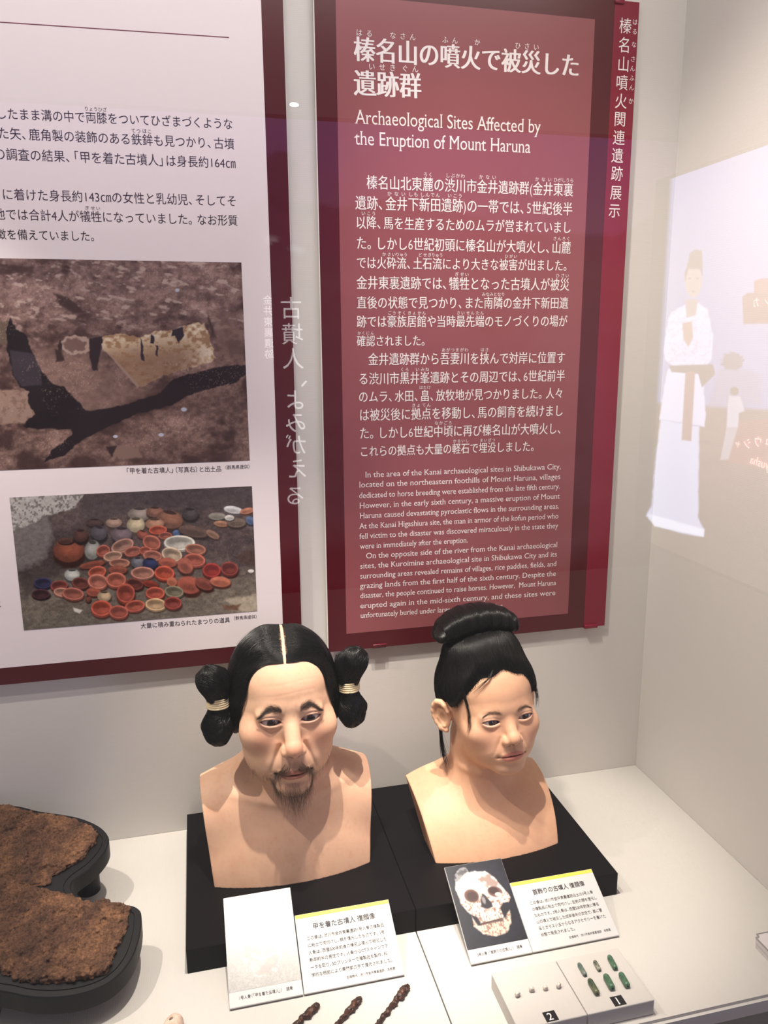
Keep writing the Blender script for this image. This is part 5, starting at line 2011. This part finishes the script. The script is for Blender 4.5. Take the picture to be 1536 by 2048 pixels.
for (x, y), lab, r, q in zip(((-0.4347, -0.4615), (-0.4156, -0.4589), (-0.3987, -0.4605), (-0.3819, -0.4612)), names4, (0.0030, 0.0029, 0.0026, 0.0030), (20, -10, 5, 35)):
    V, F = bead_mesh(0.0042, r, r * 0.36, 24, 0.15)
    o = mesh_obj('glass_bead', V, F, M_PALE, None, True)
    o.location = (x, y, BH + r * 1.1)
    o.rotation_euler = (0, math.radians(8), math.radians(-90 + q))
    prop(o, lab, 'bead', 'tiny pale beads')

# ---- rusted iron
M_RUST = new_mat('rusted_iron', (0.1, 0.05, 0.03, 1), 0.75, 0.35)
v_ = coord(M_RUST)
n_, r_c = noise_color(M_RUST, 34, srgb(74, 52, 42), srgb(138, 100, 72), 8, 0.30, 0.74, v_, 0.6)
e = r_c.color_ramp.elements.new(0.52)
e.color = srgb(102, 72, 54)
n2_ = nd(M_RUST, 'ShaderNodeTexNoise', Scale=330.0, Detail=8.0, Roughness=0.7)
ln(M_RUST, v_, n2_.inputs['Vector'])
r2_ = nd(M_RUST, 'ShaderNodeValToRGB')
for k_, (ps, cl) in enumerate(((0.36, (0.60, 0.60, 0.62, 1)), (0.66, (1.95, 1.9, 1.85, 1)))):
    r2_.color_ramp.elements[k_].position = ps
    r2_.color_ramp.elements[k_].color = cl
ln(M_RUST, n2_.outputs['Fac'], r2_.inputs['Fac'])
mm = nd(M_RUST, 'ShaderNodeMix', data_type='RGBA', blend_type='MULTIPLY')
mm.inputs[0].default_value = 1.0
ln(M_RUST, r_c.outputs['Color'], mm.inputs[6])
ln(M_RUST, r2_.outputs['Color'], mm.inputs[7])
ln(M_RUST, mm.outputs[2], bsdf(M_RUST).inputs['Base Color'])
nb = nd(M_RUST, 'ShaderNodeTexNoise', Scale=420.0, Detail=6.0, Roughness=0.7)
ln(M_RUST, v_, nb.inputs['Vector'])
add_bump(M_RUST, nb.outputs['Fac'], 1.0, 0.004)
M_RUST2 = new_mat('dark_rusted_iron', (0.03, 0.015, 0.01, 1), 0.45, 0.4)
v_ = coord(M_RUST2)
n_, r_c = noise_color(M_RUST2, 160, srgb(36, 20, 16), srgb(92, 52, 34), 6, 0.40, 0.75, v_, 0.5)
add_bump(M_RUST2, n_.outputs['Fac'], 0.6, 0.0012)


def arrowhead(tip, tail, wid, seed, lab):
    """a corroded iron arrowhead: leaf blade, shoulder, stem"""
    tip, tail = np.asarray(tip, float), np.asarray(tail, float)
    d = (tail - tip)
    L = np.linalg.norm(d) * 1000
    ang = math.atan2(d[1], d[0])

    def fn(P):
        s, u, z = P[:, 0], P[:, 1], P[:, 2]
        n = np.sin(s * 0.55 + seed) * 0.5 + np.sin(s * 1.3 + seed * 2.1) * 0.35
        A = P.copy()
        A[:, 1] += 0.5 * n
        bl = ell(A, (10, 0, 3.2), (12, wid, 3.0))
        bl = smin(bl, cap(A, (1.5, 0, 3), (10, 0, 3.2), 1.3, 3.0), 2)
        bl = smin(bl, ell(A, (19, 1.4, 3.0), (4.5, wid * 0.95, 2.8)), 1.0)
        st = cap(A, (18, 0, 3), (L, 0, 2.8), 2.8, 2.2)
        bl = smin(bl, st, 1.5)
        for q in ((25, -1.5, 2.4), (31, 1.2, 2.6), (36, -1.0, 2.2), (45, 0.8, 2.5), (54, -0.8, 2.3)):
            if q[0] < L - 3:
                bl = smin(bl, ell(A, (q[0], q[1], 3), (4.5, q[2] * 1.25, 2.6)), 1.5)
        bl = bl + (fbm(s / 3.0, u / 3.0 + seed * 7, z / 3.0, 3, 3).astype(np.float32) - 0.5) * 2.6
        return np.maximum(bl, 0.05 - z)
    V, Q = mesh_sdf(fn, (-4, -14, -1), (L + 4, 14, 9), 0.45)
    c, s_ = math.cos(ang), math.sin(ang)
    W = np.stack((V[:, 0] * c - V[:, 1] * s_, V[:, 0] * s_ + V[:, 1] * c, V[:, 2]), -1) * 0.001
    a, b, cc = V[Q[:, 0]], V[Q[:, 1]], V[Q[:, 2]]
    nn = (np.cross(b - a, cc - a) * grad(fn, ((a + cc) / 2).astype(np.float32))).sum(1)
    if np.median(nn) < 0:
        Q = Q[:, ::-1].copy()
    o = mesh_obj('arrowhead', W, Q, M_RUST2, None, True, loc=(tip[0], tip[1], 0.0))
    return prop(o, lab, 'arrowhead', 'rusted iron arrowheads')


def ext(a, b, k):
    a, b = np.array(a), np.array(b)
    return a, a + (b - a) * k


arrowhead(*ext((-0.6629, -0.3985), (-0.6937, -0.4205), 1.75), 5.2, 1.0, 'leftmost of three rusted iron arrowheads below the left caption card')
arrowhead(*ext((-0.6119, -0.4010), (-0.6461, -0.4323), 1.45), 4.8, 2.4, 'middle one of three rusted iron arrowheads below the left caption card')
arrowhead(*ext((-0.5514, -0.3968), (-0.6014, -0.4435), 1.15), 5.4, 3.9, 'rightmost rusted iron arrowhead, longest in view, beside the deck seam')

# ---- clay lump with a hole
M_CLAY = stone_mat('pinkish_fired_clay', (0.50, 0.36, 0.28, 1), (0.66, 0.52, 0.42, 1), 120, 0.8)


def fn_clay(P):
    d = ell(P, (0, -12, 8), (13, 22, 11))
    d = smin(d, ell(P, (4, 3, 9), (8, 9, 8)), 8)
    d = smax(d, -cap(P, (0, 2, 24), (-1, -2, 8), 2.3, 2.3), 0.8)
    return np.maximum(d + 0.3 * np.sin(P[:, 0] * 0.5) * np.sin(P[:, 1] * 0.4), -P[:, 2])


V, Q = mesh_sdf(fn_clay, (-18, -38, -2), (18, 16, 24), 0.7)
a, b, cc = V[Q[:, 0]], V[Q[:, 1]], V[Q[:, 2]]
if np.median((np.cross(b - a, cc - a) * grad(fn_clay, ((a + cc) / 2).astype(np.float32))).sum(1)) < 0:
    Q = Q[:, ::-1].copy()
o = mesh_obj('clay_ornament', V * 0.001, Q, M_CLAY, None, True, loc=(-0.8315, -0.3925, 0))
prop(o, 'pinkish clay lump with a small round hole near the tray', 'clay fragment')

# ---- small white box at the right
M_PLASTIC = new_mat('white_plastic', (0.62, 0.59, 0.60, 1), 0.35, 0.5)
M_PLASTIC2 = new_mat('clear_grey_rim', (0.30, 0.28, 0.27, 1), 0.25, 0.5)
bxr = empty('plastic_box', (-0.060, -0.470, 0), 'low white plastic box with a grey rim at the right wall', 'box')
bx0, bx1, by0, by1 = -0.0945, -0.0300, -0.5050, -0.4395


def rounded_box(x0, x1, y0, y1, z0, z1, r, bev):
    bm = box_bm((x0, y0, z0), (x1, y1, z1))
    ed = [e_ for e_ in bm.edges if abs(e_.verts[0].co.z - e_.verts[1].co.z) > 1e-5]
    bmesh.ops.bevel(bm, geom=ed, offset=r, segments=5, affect='EDGES')
    if bev:
        tp = [e_ for e_ in bm.edges if all(abs(v.co.z - z1) < 1e-6 for v in e_.verts)]
        bmesh.ops.bevel(bm, geom=tp, offset=bev, segments=2, affect='EDGES')
    return bm


bm_obj('box_body', rounded_box(bx0 + 0.001, bx1 - 0.001, by0 + 0.001, by1 - 0.001, 0, 0.0085, 0.004, 0), M_PLASTIC, bxr)
bm_obj('lid', rounded_box(bx0, bx1, by0, by1, 0.0085, 0.0158, 0.005, 0.0008), M_PLASTIC, bxr)
bm = rounded_box(bx0 - 0.0004, bx1 + 0.0004, by0 - 0.0004, by1 + 0.0004, 0.0150, 0.0164, 0.005, 0)
top = [f_ for f_ in bm.faces if f_.normal.z > 0.9 or all(abs(v.co.z - 0.0164) < 1e-6 for v in f_.verts)]
bmesh.ops.inset_region(bm, faces=top, thickness=0.0016)
bmesh.ops.delete(bm, geom=top, context='FACES')
bm_obj('lid_rim', bm, M_PLASTIC2, bxr)

# ---- the black tray with rusted armour plates
TN = np.array((0, -0.167, 1.0))
TD = 0.1101


def tray_pt(X, Y):
    """a point of the tray's sloping top, from its place in the photograph's lower left corner"""
    return on_plane(X / 3.84, 1580 + Y / 3.84, TN, TD)


def smooth_loop(pts, n=6):
    pts = np.asarray(pts, float)
    out = []
    m = len(pts)
    for i in range(m):
        p0, p1, p2_, p3 = pts[(i - 1) % m], pts[i], pts[(i + 1) % m], pts[(i + 2) % m]
        for k in range(n):
            t = k / n
            out.append(0.5 * ((2 * p1) + (-p0 + p2_) * t + (2 * p0 - 5 * p1 + 4 * p2_ - p3) * t * t + (-p0 + 3 * p1 - 3 * p2_ + p3) * t ** 3))
    return np.array(out)


loop = [tray_pt(*q)[:2] for q in ((60, 118), (300, 160), (560, 200), (700, 245), (790, 300), (835, 365), (828, 430), (785, 500), (700, 590), (590, 670), (547, 720), (552, 770),
                                  (620, 825), (720, 860), (850, 875), (990, 880), (1060, 908), (1086, 960), (1080, 1080), (1040, 1230), (980, 1340), (900, 1430), (780, 1510),
                                  (600, 1570), (400, 1595), (200, 1585), (0, 1545))]
x_l = -1.215
loop += [np.array((-1.12, loop[-1][1] + 0.035)), np.array((x_l, -0.28)), np.array((x_l, -0.12)), np.array((-1.16, -0.032))]
L2 = smooth_loop(loop, 5)
M_TRAY = new_mat('black_tray', (0.007, 0.007, 0.008, 1), 0.45, 0.22)


def tz(x, y):
    return TD + 0.167 * y


def offset_loop(L, d):
    t = np.roll(L, -1, 0) - np.roll(L, 1, 0)
    t /= np.linalg.norm(t, axis=1, keepdims=True)
    n = np.stack((t[:, 1], -t[:, 0]), -1)
    c = np.sign(((np.roll(L, -1, 0)[:, 0] - L[:, 0]) * (np.roll(L, -1, 0)[:, 1] + L[:, 1])).sum())
    return L - n * d * (1 if c < 0 else -1)


rings = [(0.0, -0.0225), (0.0, -0.0012), (0.0012, 0.0), (0.0080, 0.0), (0.0083, -0.0012), (0.0092, -0.0012), (0.0095, 0.0)]
V, F = [], []
n = len(L2)
for d, dz in rings:
    q = offset_loop(L2, d)
    for x, y in q:
        V.append((x, y, tz(x, y) + dz))
for i in range(len(rings) - 1):
    for k in range(n):
        F.append((i * n + k, i * n + (k + 1) % n, (i + 1) * n + (k + 1) % n, (i + 1) * n + k))
F.append(tuple(range((len(rings) - 1) * n, len(rings) * n)))
F.append(tuple(range(n))[::-1])
tray = empty('support_tray', (-1.0, -0.2, 0), 'black curved support tray holding rusted armour plates', 'tray')
bm = bmesh.new()
vs = [bm.verts.new(v) for v in V]
for f_ in F:
    bm.faces.new([vs[k] for k in f_])
bmesh.ops.recalc_face_normals(bm, faces=bm.faces[:])
ng = [f_ for f_ in bm.faces if len(f_.verts) > 8]
bmesh.ops.triangulate(bm, faces=ng)
bm_obj('tray_top', bm, M_TRAY, tray)
for x, y in ((-0.955, -0.115), (-0.930, -0.300), (-1.15, -0.10), (-1.15, -0.26)):
    bm = bmesh.new()
    bmesh.ops.create_cone(bm, cap_ends=True, segments=24, radius1=0.016, radius2=0.016, depth=1.0)
    for v in bm.verts:
        v.co = Vector((x + v.co.x, y + v.co.y, 0 if v.co.z < 0 else tz(x, y + v.co.y) - 0.022))
    bm_obj('leg', bm, M_TRAY, tray)

plates = {
    'rear': [(-260, 60), (60, 128), (180, 165), (300, 190), (400, 182), (500, 215), (580, 226), (640, 280), (700, 310), (762, 345), (730, 420), (650, 525), (560, 585), (480, 632),
             (420, 660), (370, 740), (250, 760), (100, 800), (-260, 800)],
    'front': [(-260, 760), (40, 740), (150, 720), (250, 770), (340, 775), (440, 800), (540, 798), (640, 862), (740, 880), (830, 880), (1003, 908), (992, 990), (955, 1120),
              (880, 1260), (868, 1330), (808, 1432), (700, 1458), (630, 1480), (480, 1482), (380, 1502), (230, 1490), (150, 1490), (80, 1450), (0, 1405), (-260, 1380)],
}


def armour_fn(poly, th, lift, seed):
    pts = [tuple(tray_pt(*q)[:2] * 1000) for q in poly]

    def fn(P):
        pp = Paint(P[:, 0], P[:, 1], (0, 0, 0))
        d2 = pp.dpoly(pts, 3.0, 0.09, seed)
        zz = P[:, 2] - (TD * 1000 + 0.167 * P[:, 1]) - lift
        big = (fbm(P[:, 0] / 38, P[:, 1] / 38, None, 3, seed) - 0.5) * 12
        mid = (fbm(P[:, 0] / 11, P[:, 1] / 11, P[:, 2] / 11, 3, seed + 3) - 0.5) * 9
        d = smax(d2 * 0.8, zz - th - big - mid, 4.0)
        return np.maximum(d, 0.3 - zz)
    return fn, pts


for key, th, lift, seed, lab in (('front', 7.0, 0.0, 5, 'rusty brown corroded armour plate at the front of the black tray'),
                                 ('rear', 7.0, 0.0, 9, 'rusty brown corroded armour plate at the back of the black tray')):
    fn, pts = armour_fn(plates[key], th, lift, seed)
    a = np.array(pts)
    zb = [TD * 1000 + 0.167 * y for y in a[:, 1]]
    lo = (max(a[:, 0].min(), -1190) - 5, a[:, 1].min() - 6, min(zb) - 3)
    hi = (a[:, 0].max() + 6, a[:, 1].max() + 6, max(zb) + 24)
    V, Q = mesh_sdf(fn, lo, hi, 1.3, project_it=1)
    g = grad(fn, V)
    pit = sstep(0.52, 0.70, fbm(V[:, 0] / 6.0, V[:, 1] / 6.0, V[:, 2] / 6.0, 3, 120))
    V = V + g * ((fbm(V[:, 0] / 4.0, V[:, 1] / 4.0, V[:, 2] / 4.0, 3, 99) - 0.5) * 7.0 - 2.2 * pit)[:, None].astype(np.float32)
    aa, bb, cc = V[Q[:, 0]], V[Q[:, 1]], V[Q[:, 2]]
    if np.median((np.cross(bb - aa, cc - aa) * grad(fn, ((aa + cc) / 2).astype(np.float32))).sum(1)) < 0:
        Q = Q[:, ::-1].copy()
    o = mesh_obj('armour_plate', V * 0.001, Q, M_RUST, None, True)
    set_origin(o, (float(a[:, 0].mean()) / 1000, float(a[:, 1].mean()) / 1000, min(zb) / 1000))
    prop(o, lab, 'armour', 'rusted armour plates')
# ------------------------------------------------------------------ the dim gallery behind the viewer, seen only mirrored in the glass
GY = 2 * GLASS_Y
WALL_V = 3.006                       # depth at which the far wall appears in the glass
BACK_Y = GY - WALL_V


def mirror_wall(px, py):
    p = on_wall(px, py, WALL_V)
    return np.array((p[0], BACK_Y, p[2]))


M_GRAPHIC = color_attr_mat('glowing_graphic_print', 0.5, 0.2, emission=1.0)  # emission stands in for spotlights falling on the printed panel
M_TITLE = new_mat('lit_title', (0.9, 0.9, 0.9, 1), 0.5, 0.2)
bsdf(M_TITLE).inputs['Emission Color'].default_value = (1, 0.97, 0.95, 1)
bsdf(M_TITLE).inputs['Emission Strength'].default_value = 4.2  # on the wall title this glow replaces the spotlighting
M_DARKFRAME = new_mat('dark_frame', (0.02, 0.02, 0.02, 1), 0.5, 0.3)

a, b = mirror_wall(-260, 235), mirror_wall(1300, 1120)
gx0, gx1, gz0, gz1 = a[0], b[0], b[2], mirror_wall(900, 258)[2]
gr = empty('glowing_wall_graphic', ((gx0 + gx1) / 2, BACK_Y, gz0), 'large violet landscape print with white title, added glow for its spotlighting, mirrored in the glass', 'graphic')
bm_obj('graphic_backing', box_bm((gx0 - 0.03, BACK_Y - 0.08, gz0 - 0.03), (gx1 + 0.03, BACK_Y - 0.004, gz1 + 0.02)), M_DARKFRAME, gr)


def paint_dusk(P, u, v):
    Q = P.copy()
    Q[:, 1] = WALL_V
    px, py = project(Q)
    c = np.array((0.42, 0.22, 0.62))[None] * (1 - sstep(250, 480, py))[:, None] + np.array((0.50, 0.26, 0.44))[None] * sstep(250, 480, py)[:, None]
    n = fbm(px / 60, py / 30, None, 4, 5)
    ridge = 425 + 30 * np.sin(px / 150.0) + 60 * (fbm(px / 110, px * 0, None, 4, 8) - 0.5)
    c = c * (1 - 0.62 * sstep(ridge - 4, ridge + 10, py))[:, None]
    g = np.array((0.26, 0.17, 0.19))
    w = sstep(480, 560, py)[:, None]
    c = c * (1 - w) + g * w * (0.7 + 0.6 * n)[:, None]
    p = Paint(px, py, c)
    tree = np.hypot((px - 562) / 34, (py - 360) / 80)
    p.mix((0.05, 0.04, 0.07), 0.8 * sstep(1.1, 0.8, tree + (n - 0.5)))
    p.mix((1.5, 1.4, 1.5), 0.8 * sstep(0.60, 0.72, n) * sstep(26, 10, np.abs(py - 492)) * sstep(440, 480, px) * sstep(620, 600, px))
    p.mix((0.03, 0.02, 0.03), sstep(1080, 1150, py + 40 * np.sin(px / 90.0)))
    return np.clip(p.c, 0, 4) * 0.72


print_grid('graphic_face', (gx1, BACK_Y, gz0), (gx0 - gx1, 0, 0), (0, 0, gz1 - gz0), 260, 170, paint_dusk, M_GRAPHIC, gr)
T = Lettering()
k = (WALL_V - CAM_POS[1]) / CAM_F
for c, x, y in [('古', 582, 616), ('墳', 584.5, 667.6), ('人', 586, 717), ('、', 594, 754), ('よ', 589.6, 798.7), ('み', 591, 844), ('が', 592, 889), ('え', 595, 936), ('る', 589.6, 990)]:
    p = mirror_wall(x, y)
    T.char(c, p + (0, 0.004, 0), 44 * k, (-1, 0, 0), (0, 0, 1), off=0.004)
T.build('title', M_TITLE, gr)
T = Lettering()
for i, c in enumerate('金井東裏遺跡'):
    p = mirror_wall(535 + 0.6 * i, 600 + 21.6 * i)
    T.char(c, p + (0, 0.004, 0), 19 * k, (-1, 0, 0), (0, 0, 1))
T.build('subtitle', M_TITLE, gr)

# the screen on the gallery's right-hand wall
SX = 1.75


def mirror_side(px, py):
    p = on_plane(px, py, (1, 0, 0), SX)
    return np.array((SX, GY - p[1], p[2]))


M_SCREEN = color_attr_mat('lit_screen', 0.4, 0.2, emission=1.0)
far = mirror_side(1292, 700)
near_y = mirror_side(1680, 700)[1]
sy0, sy1 = far[1], near_y
sz0, sz1 = mirror_side(1312, 1090)[2], mirror_side(1346, 356)[2]
sc_ = empty('video_screen', (SX, (sy0 + sy1) / 2, sz0), 'large bright video screen with a standing robed woman, mirrored in the glass', 'screen')
bm_obj('screen_housing', box_bm((SX + 0.004, sy0 - 0.02, sz0 - 0.02), (SX + 0.07, sy1 + 0.02, sz1 + 0.02)), M_DARKFRAME, sc_)


def paint_screen(P, u, v):
    Q = P.copy()
    Q[:, 1] = GY - P[:, 1]
    px, py = project(Q)
    X, Y = (px - 1180) * 2.0478, (py - 250) * 2.048
    n = fbm(X / 60, Y / 20, None, 4, 15)
    n2 = fbm(X / 9, Y / 9, None, 3, 16)
    sky = np.array((1.5, 1.75, 3.4))
    gd = np.array((0.85, 0.55, 0.50))
    hz = 1150 + (X - 470) * 0.06
    w = sstep(hz - 12, hz + 12, Y)[:, None]
    c = sky * (1 - w) + gd * w * (0.7 + 0.6 * n)[:, None]
    fade = sstep(1300, 1720, Y)[:, None]
    c = c * (1 - fade) + np.array((0.35, 0.25, 0.22)) * fade
    left = sstep(318, 346, X + (Y - 215) * 0.062)[:, None]
    c = c * left
    p = Paint(X, Y, c)
    # dark tree and small distant figure
    p.mix((0.5, 0.42, 0.5), 0.85 * sstep(1.1, 0.8, np.hypot((X - 580) / 48, (Y - 968) / 40) + (n2 - 0.5) * 0.5))
    p.poly([(520, 1000), (640, 1000), (700, 1030), (700, 1150), (480, 1150)], (1.3, 1.35, 2.2), 8, a=0.6)
    p.ell(588, 1090, 18, 18, (0.5, 0.4, 0.4))
    p.poly([(565, 1110), (612, 1112), (630, 1170), (606, 1180), (604, 1240), (556, 1240), (560, 1160)], (2.6, 2.7, 3.6), 4)
    p.poly([(556, 1240), (604, 1240), (570, 1370), (530, 1370)], (2.0, 1.9, 2.4), 4)
    # name plaques
    p.poly([(668, 640), (690, 630), (800, 625), (800, 700), (690, 705), (668, 700)], (1.1, 0.35, 0.38), 4)
    p.poly([(620, 705), (640, 688), (800, 690), (800, 812), (625, 815)], (0.75, 0.22, 0.25), 4)
    p.poly([(610, 1212), (800, 1200), (800, 1420), (560, 1380)], (1.25, 0.45, 0.38), 5)
    # the robed woman
    W = (3.6, 4.0, 5.6)
    p.poly([(318, 800), (330, 770), (390, 735), (440, 728), (478, 755), (500, 860), (495, 960), (470, 990), (340, 990), (303, 960), (300, 905)], W, 5, 4)
    p.mix((2.4, 2.4, 3.6), 0.6 * sstep(0.5, 0.35, n2) * (p.dpoly([(303, 730), (500, 730), (500, 990), (303, 990)]) < 0) * (p.c[:, 0] > 3))
    p.poly([(318, 1000), (455, 1000), (472, 1190), (466, 1235), (283, 1205), (300, 1080)], W, 5, 3)
    p.poly([(288, 1205), (445, 1235), (440, 1610), (465, 1660), (462, 1685), (380, 1672), (262, 1640), (228, 1600), (250, 1560), (262, 1400)], (3.2, 3.7, 5.4), 6, 3)
    p.poly([(232, 1590), (465, 1655), (462, 1685), (262, 1642)], (4.6, 5.2, 6.6), 5)
    p.poly([(322, 985), (500, 980), (510, 1020), (455, 1075), (440, 1020), (330, 1012)], (0.55, 0.42, 0.42), 4)
    p.poly([(388, 1010), (428, 1010), (412, 1295), (372, 1290)], (1.5, 0.75, 0.75), 4)
    p.poly([(375, 810), (415, 805), (420, 870), (400, 910), (380, 880)], (1.9, 1.3, 1.1), 5)
    p.poly([(385, 715), (440, 715), (430, 780), (392, 790)], (1.9, 1.6, 1.7), 4)
    p.ell(420, 640, 34, 66, (2.2, 1.9, 1.9), 0.08)
    p.poly([(384, 610), (400, 560), (405, 525), (430, 510), (455, 515), (458, 560), (458, 620), (446, 590), (400, 590), (388, 640)], (0.75, 0.66, 0.66), 4)
    p.mix((0.9, 0.75, 0.75), 0.8 * (sstep(8, 4, np.hypot(X - 405, (Y - 628) * 1.6)) + sstep(8, 4, np.hypot(X - 436, (Y - 628) * 1.6)) + sstep(9, 5, np.hypot(X - 420, (Y - 683) * 2.0))))
    return np.clip(p.c, 0, 7) * 1.0


print_grid('screen_face', (SX, sy0, sz0), (0, sy1 - sy0, 0), (0, 0, sz1 - sz0), 330, 420, paint_screen, M_SCREEN, sc_)


def screen_word(name, chars):
    T = Lettering()
    for c, x, y, s_ in chars:
        px, py = 1180 + x / 2.0478, 250 + y / 2.048
        p = mirror_side(px, py)
        kk = abs(p[2] - mirror_side(px, py + 1)[2])
        T.char(c, p + (-0.004, 0, 0), s_ / 2.048 * kk, (0, -1, 0), (0, 0, 1), off=0.006)
    T.build(name, M_TITLE, sc_)


screen_word('plaque_lettering', [('カ', 680, 726, 46), ('ン', 728, 720, 46)])
screen_word('name_lettering', [('ャ', 604, 1305, 40), ('シ', 642, 1302, 50), ('ウ', 686, 1296, 50), ('ュ', 728, 1292, 46), ('キ', 776, 1286, 50)])
T = Lettering()
px, py = 1180 + 655 / 2.0478, 250 + 1365 / 2.048
q0, q1 = mirror_side(px, py), mirror_side(px + 50, py + 18)
T.line('Kyusha', q1 + (-0.004, 0, 0), q0 + (-0.004, 0, 0), mode='mid')
T.build('name_lettering', M_TITLE, sc_)
bpy.data.objects.remove(_txo)
p = on_wall(585, 217, 0.9)
p = np.array((p[0], GY - 0.9, p[2]))
M_LAMP = new_mat('lamp_lens', (1, 1, 1, 1), 0.3, 0.2)
bsdf(M_LAMP).inputs['Emission Color'].default_value = (1, 0.95, 0.88, 1)
bsdf(M_LAMP).inputs['Emission Strength'].default_value = 22.0
lamp = empty('gallery_lamp', p.tolist(), 'small bright gallery lamp mirrored in the glass between the two panels', 'lamp')
bm = bmesh.new()
bmesh.ops.create_cone(bm, cap_ends=True, segments=32, radius1=0.016, radius2=0.012, depth=0.05)
bmesh.ops.rotate(bm, verts=bm.verts, cent=(0, 0, 0), matrix=Matrix.Rotation(math.radians(90), 3, 'X'))
bmesh.ops.translate(bm, verts=bm.verts, vec=(p[0], p[1] + 0.0, p[2]))
bm_obj('lamp_housing', bm, M_DARKFRAME, lamp, False)
bm = bmesh.new()
bmesh.ops.create_uvsphere(bm, u_segments=24, v_segments=12, radius=0.011)
bmesh.ops.scale(bm, verts=bm.verts, vec=(1, 0.35, 0.45))
bmesh.ops.translate(bm, verts=bm.verts, vec=(p[0], p[1] + 0.027, p[2]))
bm_obj('lamp_lens', bm, M_LAMP, lamp, True)
bm_obj('bracket', box_bm((p[0] - 0.01, p[1] - 0.012, p[2] + 0.01), (p[0] + 0.01, p[1] + 0.012, p[2] + 0.05)), M_DARKFRAME, lamp)
